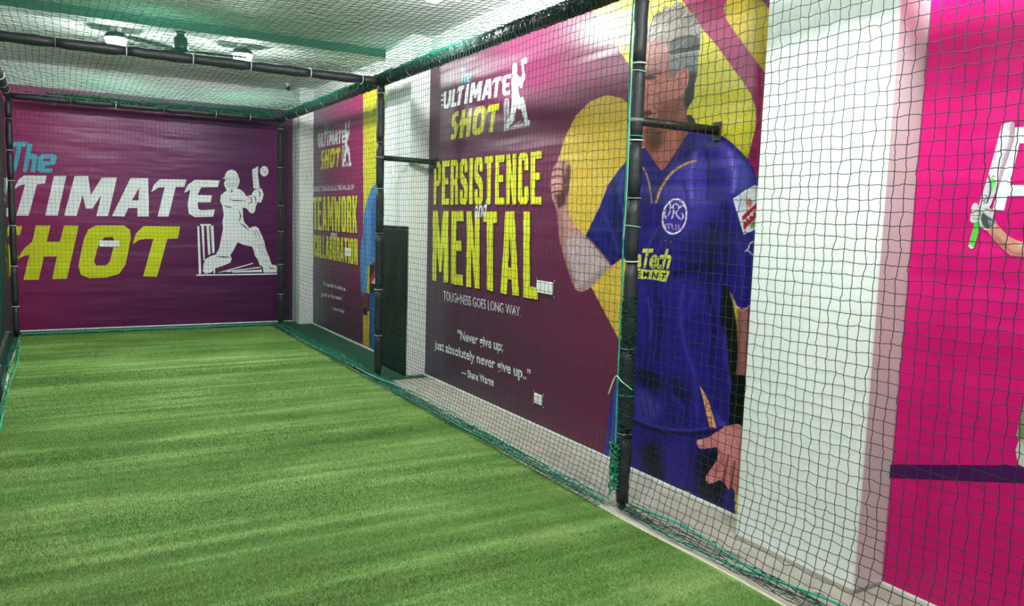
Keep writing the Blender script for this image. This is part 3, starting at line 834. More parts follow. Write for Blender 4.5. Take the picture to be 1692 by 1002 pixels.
# bare lower arm, wrist band, hand
cv.poly([(1217,512),(1230,508),(1236,514),(1234,560),(1230,625),(1216,622),(1220,570)], (150, 92, 88), fig=True)
cv.poly([(1226,512),(1236,512),(1234,560),(1230,620),(1226,620)], (172, 110, 104), 0.8, 2, fig=False)
cv.line([(1211,498),(1218,508),(1228,513),(1240,505)], 2.6, (214, 170, 160), 0.9, 0.5)
cv.poly([(1210,620),(1232,620),(1230,706),(1204,706)], (10, 8, 12))
hd = cv.poly([(1152,728),(1160,726),(1172,722),(1184,714),(1204,704),(1226,706),(1224,760),(1220,814),(1214,812),(1209,806),(1204,810),(1198,800),(1190,794),(1180,798),(1171,800),(1166,792),(1170,782),(1180,768),(1186,754),(1184,740),(1172,741),(1158,742),(1152,736)], (206, 126, 124), sm=True)
cv.poly([(1186,716),(1210,706),(1224,716),(1220,760),(1204,770),(1192,750)], (222, 146, 142), 0.8, 5, clip=hd)
cv.line([(1186,742),(1192,760),(1180,786)], 3, (150, 78, 76), 0.7, 1.5, hd)
cv.line([(1204,752),(1198,782),(1196,800)], 3, (104, 46, 48), 0.85, 0.8, hd)
cv.line([(1214,762),(1210,790),(1208,808)], 3, (104, 46, 48), 0.85, 0.8, hd)
cv.poly([(1152,728),(1160,727),(1160,735),(1153,736)], (236, 180, 172), 0.8, 1, clip=hd)
cv.poly([(1166,790),(1174,784),(1180,790),(1174,799)], (226, 150, 146), 0.7, 1.5, clip=hd)
# neck and face
nk = cv.poly([(1050,190),(1134,180),(1137,200),(1137,222),(1118,258),(1094,282),(1078,266),(1064,244),(1052,236)], (166, 96, 82))
cv.poly([(1100,200),(1136,190),(1137,222),(1112,250),(1100,240)], (178, 104, 88), 0.8, 5, clip=nk)
cv.poly([(1066,224),(1080,216),(1092,214),(1094,236),(1086,252),(1072,248)], (84, 50, 38), 0.8, 3.5, clip=nk)
cv.poly([(1080,252),(1096,240),(1110,252),(1094,282)], (180, 112, 98), 0.7, 4, clip=nk)
cv.poly([(1126,188),(1138,190),(1137,225),(1122,246)], (110, 60, 54), 0.6, 4, clip=nk)
cv.poly([(1110,140),(1130,156),(1136,184),(1130,204),(1112,204)], (150, 88, 78))
fc = cv.poly([(1052,64),(1072,58),(1104,62),(1110,90),(1108,104),(1114,118),(1120,128),(1118,150),(1116,166),(1124,172),(1122,190),(1118,204),(1100,214),(1080,222),(1066,226),(1056,222),(1050,205),(1048,150)], (198, 122, 112))
cv.poly([(1064,74),(1104,66),(1108,94),(1106,110),(1076,116),(1064,110)], (172, 112, 106), 0.8, 4, clip=fc)
cv.poly([(1066,134),(1094,130),(1112,126),(1108,150),(1092,166),(1072,166)], (222, 140, 128), 0.85, 5, clip=fc)
cv.poly([(1092,170),(1120,160),(1124,190),(1104,212),(1088,206)], (176, 98, 84), 0.75, 5, clip=fc)
cv.poly([(1104,100),(1114,114),(1114,128),(1108,132),(1102,116)], (124, 92, 84), 0.7, 2.5, clip=fc)
cv.line([(1064,122),(1074,119),(1086,121)], 3, (104, 66, 58), 0.8, 1.2, fc)
cv.line([(1066,129),(1076,127),(1084,129)], 2.6, (46, 26, 24), 0.9, 0.8, fc)
cv.line([(1074,134),(1084,135),(1090,132)], 2, (150, 84, 78), 0.8, 0.8, fc)
cv.line([(1078,176),(1088,182),(1090,192)], 2.4, (140, 76, 66), 0.7, 1.2, fc)
cv.poly([(1062,184),(1074,182),(1080,188),(1070,192),(1062,192)], (78, 44, 36), 0.85, 1.5, clip=fc)
cv.poly([(1060,214),(1072,208),(1088,208),(1086,222),(1066,228)], (96, 58, 44), 0.8, 3, clip=fc)
cv.poly([(1060,200),(1072,199),(1080,202),(1070,207),(1060,207)], (206, 112, 112), 0.9, 1.2, clip=fc)
cv.poly([(1094,176),(1112,166),(1124,176),(1122,196),(1104,214),(1090,214),(1086,200)], (138, 74, 62), 0.75, 4, clip=fc)
cv.line([(1120,168),(1116,190),(1102,208),(1084,220)], 4, (112, 60, 52), 0.75, 2, fc)
cv.poly([(1064,116),(1080,112),(1096,116),(1092,124),(1074,124),(1064,128)], (140, 84, 76), 0.8, 2, clip=fc)
cv.poly([(1064,126),(1078,124),(1086,129),(1076,132),(1064,132)], (40, 22, 22), 0.85, 0.8, clip=fc)
cv.line([(1062,140),(1070,152),(1068,166)], 3, (150, 82, 76), 0.8, 1.2, fc)
cv.line([(1076,148),(1088,160),(1092,176)], 3, (160, 88, 80), 0.6, 1.4, fc)
# hair
hair = [(1050,70),(1064,50),(1074,42),(1080,28),(1088,17),(1094,20),(1098,10),(1103,9),(1108,14),(1114,5),(1123,1),(1128,8),(1136,16),(1140,24),(1147,19),(1148,28),(1152,34),(1158,42),(1157,66),(1155,88),(1153,120),(1148,140),(1147,162),(1140,174),(1134,184),(1128,172),(1130,150),(1136,130),(1134,114),(1126,112),(1116,128),(1110,122),(1106,106),(1106,90),(1106,76),(1098,68),(1084,66),(1070,70),(1060,76)]
hr = cv.poly(hair, (138, 120, 110))
cv.poly([(1072,56),(1080,34),(1100,14),(1124,8),(1130,40),(1110,58),(1090,60)], (178, 160, 146), 0.8, 5, clip=hr)
cv.poly([(1128,12),(1150,28),(1156,50),(1140,54),(1130,40)], (150, 134, 124), 0.8, 4, clip=hr)
cv.poly([(1104,94),(1120,90),(1154,86),(1152,118),(1136,128),(1132,112),(1118,112),(1110,120)], (112, 112, 112), 0.85, 4, clip=hr)
cv.poly([(1138,120),(1152,120),(1148,162),(1134,184),(1130,168)], (22, 20, 22), 0.95, 2.5, clip=hr)
for i in range(80):
    t = random.random(); x = 1066 + 84 * t; y = 60 - 40 * math.sin(t * 2.6) + random.uniform(-14, 22)
    c = random.choice([(206, 194, 182), (120, 104, 96), (186, 172, 160), (96, 84, 78)])
    cv.line([(x, y), (x + 5 + 4 * random.random(), y - 5), (x + 10 + 8 * random.random(), y - 13 - 6 * random.random())], 1.4, c, 0.7, 0.4, hr)
for i in range(18):
    x = random.uniform(1106, 1148); y = random.uniform(92, 112)
    cv.line([(x, y), (x + 6, y + 2), (x + 10, y + 7)], 1.2, random.choice([(160, 160, 158), (80, 80, 82)]), 0.6, 0.4, hr)
sg = cv.poly([(1106,70),(1116,62),(1128,59),(1143,58),(1156,63),(1156,82),(1132,87),(1107,92)], (8, 6, 8), 1, 0.4)
cv.line([(1112,84),(1124,74),(1134,66)], 1.8, (150, 136, 124), 0.7, 0.4, sg); cv.line([(1124,64),(1130,74),(1140,84)], 1.6, (130, 118, 108), 0.6, 0.4, sg)
cv.line([(1104,92),(1130,88),(1156,84)], 2.6, (170, 166, 160), 0.8, 0.6)
er = cv.poly([(1119,124),(1128,112),(1136,114),(1138,128),(1134,146),(1124,158),(1116,162),(1115,152),(1117,138)], (206, 128, 120), sm=True)
cv.line([(1122,126),(1129,118),(1134,122),(1132,138),(1124,150)], 1.6, (140, 72, 68), 0.8, 0.5, er)
cv.poly([(1121,134),(1127,128),(1128,140),(1122,148)], (150, 82, 76), 0.8, 1.2, clip=er)
# collar and neckline trim
cv.poly([(1134,190),(1142,190),(1149,200),(1150,212),(1138,213)], (20, 16, 30))
cv.poly([(1122,262),(1136,226),(1139,214),(1152,214),(1150,240),(1130,270)], (34, 16, 104), 0.7, 3, clip=b)
cv.line([(1066,246),(1080,268),(1094,284),(1112,262),(1136,224)], 3, (32, 14, 96), 0.9, 0.6)
cv.line([(1152,264),(1130,272),(1110,286),(1094,308),(1086,328),(1083,336)], 4.2, (196, 150, 110), 1, 0.4)
cv.line([(1152,262),(1129,270),(1108,284),(1091,307),(1083,330)], 1.4, (92, 60, 60), 0.8, 0.3)
cv.line([(1062,276),(1068,288),(1074,310),(1077,336)], 2.4, (190, 146, 110), 0.95, 0.4)
cv.line([(1080,336),(1078,380),(1072,420)], 2, (70, 58, 172), 0.7, 0.6, b)
cv.line([(1090,372),(1074,400),(1062,420)], 1.6, (110, 100, 200), 0.6, 0.5, b)
cv.line([(1100,388),(1088,412),(1080,425)], 1.6, (110, 100, 200), 0.6, 0.5, b)
# chest crest: oval ring with a curled monogram
th = np.linspace(0, 2 * math.pi, 40)
ov = lambda kx, ky: [(1114.5 + kx * math.cos(t) * 0.98 - 0.10 * ky * math.sin(t), 358 + ky * math.sin(t)) for t in th]
cv.poly(ov(21.5, 30), (226, 220, 240), fig=False); cv.poly(ov(18.8, 27), (70, 52, 170), fig=False)
WH = (214, 208, 236)
cv.line([(1110,362),(1113,350),(1112,340)], 1.9, WH); cv.line([(1110,344),(1116,337),(1122,342),(1118,350),(1112,352)], 1.9, WH); cv.line([(1116,351),(1120,358),(1124,362)], 1.9, WH)
cv.line([(1102,338),(1106,336),(1108,342),(1106,352),(1102,358)], 1.7, WH); cv.line([(1130,342),(1126,340),(1124,344)], 1.7, WH); cv.line([(1100,348),(1098,356),(1101,362)], 1.7, WH)
cv.line([(1126,352),(1129,358),(1125,364)], 2.2, WH)
for i, x in enumerate((1099, 1104, 1110, 1116, 1121)):
    cv.line([(x, 371), (x + 1.5, 379)], 1.8, (190, 180, 226), 0.9)
cv.line([(1099,371),(1104,370),(1110,371)], 1.4, (190, 180, 226), 0.8); cv.line([(1112,378),(1118,379),(1122,377)], 1.4, (190, 180, 226), 0.8)
cv.line([(1096,398),(1103,398),(1111,400)], 4, (30, 22, 60), 0.9, 0.6); cv.line([(1098,398),(1101,398)], 2, (150, 140, 190), 0.9, 0.4); cv.line([(1106,399),(1110,400)], 2, (150, 140, 190), 0.9, 0.4)
# chest sponsor box
cv.poly([(1051,443.5),(1076,446.5),(1079,445),(1107,448.5),(1100,466.5),(1076,461.5),(1052,460.5)], (216, 216, 92), fig=False)
# sleeve patch and small marks
pt = cv.poly([(1211,329),(1232,314),(1247,306),(1262,312),(1258,376),(1247,380),(1229,388)], (222, 224, 236))
cv.poly([(1213,330),(1232,318),(1236,330),(1222,352)], (186, 198, 234), 0.8, 2, clip=pt)
cv.poly([(1226,358),(1254,332),(1258,352),(1229,380)], (176, 24, 44), 0.95, 0.5, clip=pt)
cv.poly([(1232,336),(1238,327),(1244,333),(1240,344)], (216, 96, 60), 0.9, 1, clip=pt)
for q in ([(1227,370),(1230,364),(1233,367)], [(1232,364),(1236,358),(1238,363)], [(1238,358),(1242,352),(1243,357)], [(1243,352),(1247,347),(1249,352)]): cv.line(q, 2, (240, 236, 236), 0.95, 0.2, pt)
cv.poly([(1238,372),(1247,364),(1248,374),(1240,378)], (120, 140, 60), 0.8, 1, clip=pt)
cv.line([(1230,416),(1236,412),(1240,402),(1250,398)], 2.4, (214, 212, 232), 0.9, 0.3); cv.line([(1236,414),(1242,420),(1250,424)], 2.2, (200, 198, 224), 0.9, 0.3)
# punch of the print
fm = cv.blur(cv.cover, 0.5)[..., None]
blue = np.clip((cv.rgb[..., 2:] - cv.rgb[..., :1]) * 6, 0, 1)
cv.rgb = cv.rgb * (1 - fm) + np.clip(((cv.rgb - 0.40) * 1.14 + 0.39) * (1 + blue * [0.06, 0.0, -0.07] + (1 - blue) * [0.0, 0.02, 0.05]), 0.02, 1) * fm
cv.grain(0.05, np.ones_like(cv.cover))

Aq = [WALL.uv(896, 400)[0]]
while Aq[-1] > -7.99:
    y = Aq[-1]
    s = np.linalg.norm(project(np.array([[XW, y, 1.4]])) - project(np.array([[XW, y - 0.01, 1.4]]))) / 0.01
    Aq.append(y - 1.25 / s)
Aq[-1] = -7.996
Bq = np.linspace(0.026, 2.948, 760)
def put_print(canvas, cov2, A, B, k, parent, fig_label, shp_label, plane=WALL):
    keep = canvas.cover
    canvas.cover = keep; c2 = cov2
    na, nb = len(A), len(B)
    AB = np.stack(np.meshgrid(A, B, indexing='ij'), -1).reshape(-1, 2)
    P3 = plane.to3(AB, layer(k)); pix = project(P3)
    inside = (pix[:, 0] > canvas.x0) & (pix[:, 0] < canvas.x0 + canvas.w / canvas.s) & (pix[:, 1] > canvas.y0) & (pix[:, 1] < canvas.y0 + canvas.h / canvas.s)
    rgb = canvas.sample(pix)
    lr = np.where(rgb <= 0.04045, rgb / 12.92, ((rgb + 0.055) / 1.055) ** 2.4) * 0.82
    cf = canvas.sample(pix, keep) * inside; cy = canvas.sample(pix, c2) * inside
    i, j = np.meshgrid(np.arange(na - 1), np.arange(nb - 1), indexing='ij')
    q = np.stack([i * nb + j, i * nb + j + 1, (i + 1) * nb + j + 1, (i + 1) * nb + j], -1).reshape(-1, 4)
    ff = cf[q].mean(1); fy = cy[q].mean(1)
    isf = ff > 0.5; iss = (~isf) & ((fy > 0.02) | (ff > 0.02))
    for name, label, sel in (('printed_figure', fig_label, isf), ('printed_shape', shp_label, iss)):
        if not sel.any(): continue
        used, inv = np.unique(q[sel], return_inverse=True)
        o = mesh_obj(name, P3[used], inv.reshape(-1, 4), M['print'], parent)
        at = o.data.color_attributes.new('print', 'FLOAT_COLOR', 'POINT')
        at.data.foreach_set('color', np.concatenate([lr[used], np.ones((len(used), 1))], 1).astype(np.float32).ravel())
        if label: o['label'] = label
put_print(cv, cov_y, np.array(Aq), Bq, 0, ban_2, 'grey-haired cricketer in purple kit printed on the banner', 'yellow and magenta swooshes printed behind the cricketer')
font_line('lettering', 'aTech', WALL, [(1050,411),(1112,411),(1107,446),(1049,442)], 3, vinyl('print_pale_yellow', (220, 220, 96)), ban_2, 0.035, 0.2, 0.85)
font_line('lettering', 'E M N T', WALL, [(1053,447),(1103,452),(1099,463),(1053,457)], 3, M['shade'], ban_2, 0.02)
# --- first banner: strip and sliver of a player in blue
c1 = Canvas(588, 120, 640, 600, 4)
c1.rgb[:] = np.array((112, 36, 78)) / 255.0
cy1 = np.zeros_like(c1.cover)
for pts, c in (([(599.5,120),(640,120),(640,330),(600.5,330),(599.8,260)], (206, 200, 52)), ([(600.5,330),(612,330),(606,356),(602,386),(600,400)], (200, 196, 60)),
               ([(600,515),(611,515),(611,600),(599,600)], (204, 164, 52)), ([(606,440),(612,440),(612,486),(606,484)], (198, 184, 60))):
    cy1 = np.maximum(cy1, c1.poly(pts, c, fig=False))
bl1 = c1.poly([(640,285),(622,303),(614,311),(607,331),(603,346),(600.7,356),(600,386),(596,403),(595.5,436),(595.6,470),(598.6,493),(601,485),(606,483),(608,440),(640,420)], (74, 132, 190))
c1.poly([(606,350),(612,340),(610,480),(602,470)], (104, 160, 212), 0.7, 3, clip=bl1)
c1.poly([(612,340),(624,320),(624,420),(612,430)], (46, 96, 168), 0.7, 3, clip=bl1)
c1.line([(605,360),(603,400),(606,440)], 2.4, (40, 84, 150), 0.6, 1, bl1)
c1.line([(618,330),(616,370),(620,410)], 2.4, (40, 84, 150), 0.6, 1, bl1)
c1.poly([(600,486),(607,484),(608,512),(601,514)], (110, 66, 50))
c1.poly([(600,510),(606,508),(607,522),(600,520)], (26, 30, 26))
c1.poly([(610.6,440),(640,436),(640,484),(610.6,484)], (30, 40, 40))
c1.poly([(624,436),(611,462),(612,470),(624,452)], (178, 40, 52)); c1.poly([(624,452),(613,468),(624,470)], (206, 210, 210))
bl2 = c1.poly([(610.6,484),(640,482),(640,600),(609.5,600)], (34, 84, 148))
c1.poly([(614,500),(620,490),(622,560),(616,580)], (62, 116, 180), 0.7, 3, clip=bl2)
c1.grain(0.04, np.ones_like(c1.cover))
put_print(c1, cy1, np.linspace(WALL.uv(596, 400)[0] + 0.35, -3.09, 150), np.linspace(0.026, 2.948, 620), 0, ban_1,
          'player in blue kit partly hidden by the padded post', 'yellow strip printed on the banner')

# --- third banner: letter, bat, gloved arm
ban_3 = banner('wall_banner', WALL, -12.9, -8.675, 0.024, 2.95, M['ban_3'], 'hot magenta banner with a raised cricket bat, right of the broad white pillar')
tag(flat('lettering', [[px(WALL, [(1675.5,211),(1705,209),(1750,347),(1724,347),(1716,324),(1665,324),(1659.5,347.7),(1640.5,347)]), px(WALL, [(1684.7,237),(1669,306),(1707,306),(1693,237)])]], WALL, 0, M['white'], ban_3), 'white capital letter A')
tag(flat('stripe', [[[WALL.uv(1464,768), WALL.uv(1692,769.5), (-10.2, WALL.uv(1692,769.5)[1]+0.26), (-10.2, WALL.uv(1692,799)[1]+0.25), WALL.uv(1692,799), WALL.uv(1464,790)]]], WALL, 0, M['stripe'], ban_3), 'dark violet stripe')
c3 = Canvas(1595, 190, 1740, 800, 3)
c3.rgb[:] = np.array((212, 16, 116)) / 255.0
O = lambda pts: [(1600 + x / 3.578, 180 + y / 3.578) for x, y in pts]
bt3 = c3.poly(O([(198,100),(206,90),(225,82),(258,77),(272,82),(273,100),(266,180),(222,312),(190,420),(132,570),(100,600),(62,580),(65,560),(115,400),(160,240),(185,140)]), (214, 208, 216))
c3.poly(O([(250,80),(275,80),(270,180),(225,310),(190,420),(160,490),(200,320),(240,190)]), (168, 148, 158), 0.85, 1.2, clip=bt3)
c3.poly(O([(200,110),(225,90),(235,160),(190,300),(160,330),(180,210)]), (232, 230, 236), 0.7, 2, clip=bt3)
c3.poly(O([(135,400),(165,426),(142,490),(128,460)]), (108, 222, 92), clip=bt3)
c3.line(O([(118,392),(130,440),(128,500),(108,560)]), 2.4, (30, 30, 60), 0.95, 0.2, bt3)
c3.line(O([(140,398),(160,400)]), 1.2, (60, 30, 50), 0.9); c3.line(O([(96,510),(112,520),(92,545)]), 1.5, (50, 50, 80), 0.9); c3.line(O([(84,540),(98,552),(80,570)]), 1.4, (50, 50, 80), 0.9)
am = c3.poly(O([(165,678),(200,715),(235,752),(280,775),(330,792),(480,800),(480,900),(330,876),(252,868),(205,830),(160,782),(108,716)]), (214, 152, 130))
c3.poly(O([(120,720),(165,780),(210,830),(255,866),(330,876),(330,850),(260,840),(180,760)]), (158, 98, 84), 0.8, 2, clip=am)
c3.poly(O([(290,790),(330,790),(330,812),(300,812)]), (236, 206, 198), 0.8, 1.5, clip=am)
c3.poly(O([(38,668),(78,676),(32,822),(14,826),(-2,815)]), (92, 206, 74))
c3.poly(O([(0,812),(8,800),(32,818),(28,828),(12,828)]), (196, 226, 190))
gl = c3.poly(O([(6,650),(10,625),(22,605),(18,585),(30,560),(50,558),(62,572),(80,562),(110,565),(130,590),(150,610),(146,650),(168,680),(108,718),(80,700),(60,670),(40,672),(20,672)]), (206, 208, 206), sm=True)
c3.poly(O([(85,610),(120,640),(150,655),(165,680),(110,712),(86,690),(74,650)]), (60, 64, 68), 0.9, 0.8, clip=gl)
for q in ([(14,628),(40,632),(70,628)], [(22,602),(50,600),(76,604)], [(30,650),(54,652),(74,648)], [(96,590),(120,596),(136,612)], [(60,575),(70,600),(76,640)]): c3.line(O(q), 1.3, (96, 100, 100), 0.9, 0.2, gl)
for x in (118, 132, 146): c3.line(O([(x, 655 + (x - 118) * .3), (x + 12, 690 + (x - 118) * .1)]), 1.2, (224, 224, 222), 0.9, 0.2)
lg = c3.poly([(1740,640),(1692,660),(1686,690),(1679,720),(1684,725),(1678,745),(1682,768),(1700,774),(1740,776)], (206, 210, 204))
c3.poly([(1740,640),(1692,660),(1686,690),(1679,720),(1690,728),(1740,730)], (122, 132, 96), 0.95, 1.5, clip=lg)
c3.line([(1684,724),(1694,735),(1710,740)], 3, (150, 170, 110), 0.8, 0.6, lg)
c3.grain(0.03, np.ones_like(c3.cover))
A3 = np.linspace(WALL.uv(1600, 400)[0], WALL.uv(1738, 400)[0], 170)
put_print(c3, np.zeros_like(c3.cover), A3, np.linspace(1.25, 2.06, 400), 2, ban_3, 'gloved arm raising a cricket bat with a green handle', None)
put_print(c3, np.zeros_like(c3.cover), A3, np.linspace(0.55, 1.24, 240), 2, ban_3, 'padded leg at the edge of the banner', None)
# ------------------------------------------------------------------ the cage frame: padded pipes
frame = empty('batting_cage', (-W / 2, -D, 0.0))
tag(frame, 'black padded pipe frame of the practice cage', 'batting cage')
FR = 0.036
def padded(name, p0, p1, seams, parent, r=FR, ties=True, seed=0):
    rnd = random.Random(seed)
    p0, p1 = np.array(p0, float), np.array(p1, float)
    L = np.linalg.norm(p1 - p0); d = (p1 - p0) / L
    o = MB().tube([p0, p1], r * 0.6, 10).build(name, M['pipe'], parent, True)
    cuts = [0.03] + [s for s in seams if 0.05 < s < L - 0.05] + [L - 0.03]
    for a, b in zip(cuts[:-1], cuts[1:]):
        n = max(4, int((b - a) / 0.06))
        t = np.linspace(a + 0.003, b - 0.003, n)
        rr = r * (1 + 0.06 * np.array([rnd.uniform(-1, 1) for _ in t])); rr[0] *= 0.86; rr[-1] *= 0.86
        off = np.array([[rnd.uniform(-1, 1) * 0.0025 for _ in range(3)] for _ in t])
        MB().tube(p0 + d * t[:, None] + off, rr, 14).build('foam_sleeve', M['foam'], o, True)
    if ties:
        for s in cuts[1:-1]:
            MB().ring(p0 + d * s, d, r * 0.99, 0.0045).build('cable_tie', M['tie'] if rnd.random() < 0.55 else M['tape'], o, True)
    return o
def seams(L, step, seed):
    rnd = random.Random(seed); s = 0; out = []
    while s < L:
        s += step * rnd.uniform(0.7, 1.3); out.append(s)
    return out
k = 0
for X in (0.0, -W):
    for Y in (0.0, -D, -2 * D):
        padded('post', (X, Y - (0.035 if X == 0.0 and Y < -2 * D + 0.1 else 0.0), 0.0), (X, Y, H), seams(H, 0.42, 10 + k), frame, seed=20 + k); k += 1
for Y in (0.0, -D, -2 * D):
    padded('top_rail', (-W, Y, H), (0, Y, H), seams(W, 0.5, 40 + k), frame, r=0.040, seed=50 + k); k += 1
for X in (0.0, -W):
    padded('top_rail', (X, 0, H), (X, -11.2, H), seams(11.2, 0.55, 40 + k), frame, r=0.042, seed=50 + k); k += 1
for ya, yb, mt in ((-2 * D, -7.53, 'pipe'), (-D, -3.93, 'pipe_green')):
    b_ = MB().tube([(0.0, ya, 2.065), (XW - 0.012, yb, 2.04)], 0.024, 12).build('wall_brace', M[mt], frame, True)
    MB().box(XW - 0.013, XW - 0.001, yb - 0.03, yb + 0.03, 1.985, 2.085, 0.003).build('wall_flange', M[mt], b_)
    MB().ring((0, ya, 2.065), (0, 0, 1), FR * 0.98, 0.012).build('clamp', M['tape'], b_, True)

# ------------------------------------------------------------------ nets
def strands(P, r, sub, wob):
    """P: (M, K, 3) polylines -> triangle tubes"""
    Mn, K, _ = P.shape
    if sub > 1:
        t = np.arange(sub) / sub
        Q = (P[:, :-1, None] * (1 - t)[None, None, :, None] + P[:, 1:, None] * t[None, None, :, None])
        Q[:, :, 1:] += RNG.normal(0, wob, Q[:, :, 1:].shape)
        P = np.concatenate([Q.reshape(Mn, -1, 3), P[:, -1:]], 1)
        K = P.shape[1]
    T = np.gradient(P, axis=1); T /= np.linalg.norm(T, axis=2)[..., None] + 1e-12
    ref = np.array([0.531, 0.662, 0.529])
    A = np.cross(T, ref); A /= np.linalg.norm(A, axis=2)[..., None] + 1e-12
    B = np.cross(T, A)
    ang = np.arange(3) * 2 * math.pi / 3
    R = P[:, :, None] + r * (np.cos(ang)[None, None, :, None] * A[:, :, None] + np.sin(ang)[None, None, :, None] * B[:, :, None])
    base = (np.arange(Mn)[:, None] * K + np.arange(K - 1)[None]) * 3
    F = []
    for j in range(3):
        j2 = (j + 1) % 3
        F.append(np.stack([base + j, base + j2, base + 3 + j2, base + 3 + j], -1).reshape(-1, 4))
    return R.reshape(-1, 3), np.concatenate(F)
OCT_V = np.array([(1,0,0),(-1,0,0),(0,1,0),(0,-1,0),(0,0,1),(0,0,-1)], float)
OCT_F = np.array([(0,2,4),(2,1,4),(1,3,4),(3,0,4),(2,0,5),(1,2,5),(3,1,5),(0,3,5)])
def net(name, G, r, mat, label, sub=2, wob=0.0015, jit=0.003, knot=0.0, cut=None):
    G = G + RNG.normal(0, jit, G.shape)
    if cut is not None: cut(G)
    v1, f1 = strands(G, r, sub, wob); v2, f2 = strands(G.transpose(1, 0, 2), r, sub, wob)
    V = [v1, v2]; F = [f1, f2 + len(v1)]; n = len(v1) + len(v2)
    if knot > 0:
        c = G.reshape(-1, 3)
        kv = (c[:, None] + OCT_V[None] * knot).reshape(-1, 3)
        kf = (np.arange(len(c))[:, None, None] * 6 + OCT_F[None]).reshape(-1, 3)
        kf = np.concatenate([kf, kf[:, :1]], 1)
        V.append(kv)
    o = mesh_obj(name, np.concatenate(V[:2]), np.concatenate(F), mat)
    if knot > 0:
        k_ = mesh_obj('knots', kv, kf[:, :3].copy(), mat, o)
        k_['kind'] = 'stuff'
    tag(o, label, 'net')
    return o
def wav(a, b, seed, amp, n=6, fa=1.5, fb=1.5):
    rnd = np.random.default_rng(seed)
    out = 0
    for i in range(n):
        out = out + rnd.uniform(0.3, 1) * np.sin(a * fa * rnd.uniform(0.4, 2.2) + b * fb * rnd.uniform(-2.2, 2.2) + rnd.uniform(0, 6.28))
    return amp * out / math.sqrt(n)

def side_grid(y0, y1, x, cell, zrow, seed, flare=0.10, top=H - 0.02, dense=1.0):
    ny_ = int(abs(y1 - y0) / cell) + 1; nz_ = int((top + 0.06) / zrow) + 1
    Y = np.linspace(y0, y1, ny_)[:, None] * np.ones((1, nz_)); s = np.concatenate([np.linspace(0, 0.5, int(0.5 / (zrow * dense)), endpoint=False), np.linspace(0.5, top + 0.06, int((top - 0.44) / zrow))])[None]; nz_ = s.shape[1]; Y = np.linspace(y0, y1, ny_)[:, None] * np.ones((1, nz_)); s = s * np.ones((ny_, 1))
    e = np.clip(1 - s / 0.42, 0, 1) ** 1.6
    z = np.maximum(0.024 + 0.10 * s, s - 0.06) + np.where(s < 0.3, 0, wav(Y, s, seed, 0.010))
    Xg = x - flare * e + wav(Y, s * 0.6, seed + 1, 0.012) * np.clip((s - 0.1) * 3, 0, 1) * np.clip((top + 0.06 - s) * 3, 0, 1)
    Yg = Y + wav(Y, s, seed + 2, 0.008)
    z = np.minimum(z, top + 0.03)
    return np.stack([Xg, Yg, z], -1)
net('cage_net', side_grid(-0.03, -7.40, -0.044, 0.046, 0.046, 3, dense=0.55), 0.00155, M['net'], 'long knotted net on the right side between the far corner post and the nearest post', 2, 0.001, 0.002, 0.0028)
net('cage_net', side_grid(-7.44, -10.5, 0.046, 0.047, 0.047, 5, 0.11, dense=0.8), 0.0017, M['net'], 'wide-meshed net hanging right of the nearest post, in front of the broad white pillar', 4, 0.0012, 0.0028, 0.0034)
g = side_grid(-0.03, -7.3, 0, 0.046, 0.046, 8, 0.03); g[..., 0] = -W - 0.046 - g[..., 0]
net('cage_net', g, 0.0014, M['net'], 'green net stretched along the left side of the cage', 1, 0, 0.002)
nx_, nz_ = int(W / 0.045), int(H / 0.045)
Xg, Zg = np.meshgrid(np.linspace(-W + 0.02, -0.02, nx_), np.linspace(0.02, H - 0.02, nz_), indexing='ij')
net('cage_net', np.stack([Xg + wav(Xg, Zg, 11, 0.006), -0.044 + wav(Xg, Zg, 12, 0.008), Zg + wav(Xg, Zg, 13, 0.006) * np.clip(Zg * 4, 0, 1) * np.clip((H - Zg) * 4, 0, 1)], -1), 0.0012, M['net'],
    'net closing the far end of the cage in front of the wide plum banner', 1, 0, 0.002)
nx_, ny_ = int(W / 0.047), int(11.0 / 0.047)
Xg, Yg = np.meshgrid(np.linspace(-W + 0.01, -0.01, nx_), np.linspace(-0.01, -11.0, ny_), indexing='ij')
fy = np.abs(np.sin(np.pi * Yg / D)) ** 0.7; fx = np.sin(np.pi * (-Xg) / W) ** 0.6
Zg = H + 0.052 - 0.10 * fy * fx + wav(Xg, Yg, 15, 0.012, fa=2.2, fb=2.2) * fy
net('cage_net', np.stack([Xg + wav(Xg, Yg, 16, 0.012), Yg + wav(Xg, Yg, 17, 0.02), Zg], -1), 0.0017, M['net_roof'],
    'sagging green roof net stretched under the ceiling', 2, 0.0012, 0.002, 0.0032)

# ------------------------------------------------------------------ bunched netting, ropes, cords
def wrap_strands(p0, p1, n, r0, r1, pitch, rad, seed, sag=0.0):
    rnd = random.Random(seed); mb = MB()
    p0, p1 = np.array(p0, float), np.array(p1, float); L = np.linalg.norm(p1 - p0); d = (p1 - p0) / L
    ref = np.eye(3)[int(np.argmin(np.abs(d)))]; a = np.cross(d, ref); a /= np.linalg.norm(a); b_ = np.cross(d, a)
    for i in range(n):
        s0 = rnd.uniform(0, L * 0.92); ln = min(L - s0, rnd.uniform(0.25, 0.7)); m = max(6, int(ln / 0.022))
        t = np.linspace(s0, s0 + ln, m); ph = rnd.uniform(0, 6.28); pt_ = pitch * rnd.uniform(0.5, 1.8) * rnd.choice([-1, 1])
        rr = np.array([rnd.uniform(r0, r1) for _ in t]); rr = np.convolve(np.pad(rr, 2, mode='edge'), np.ones(5) / 5, 'valid')
        th = ph + t / pt_ * 2 * math.pi
        mb.tube(p0 + d * t[:, None] + rr[:, None] * (np.cos(th)[:, None] * a + np.sin(th)[:, None] * b_), rad, 4, False)
    return mb
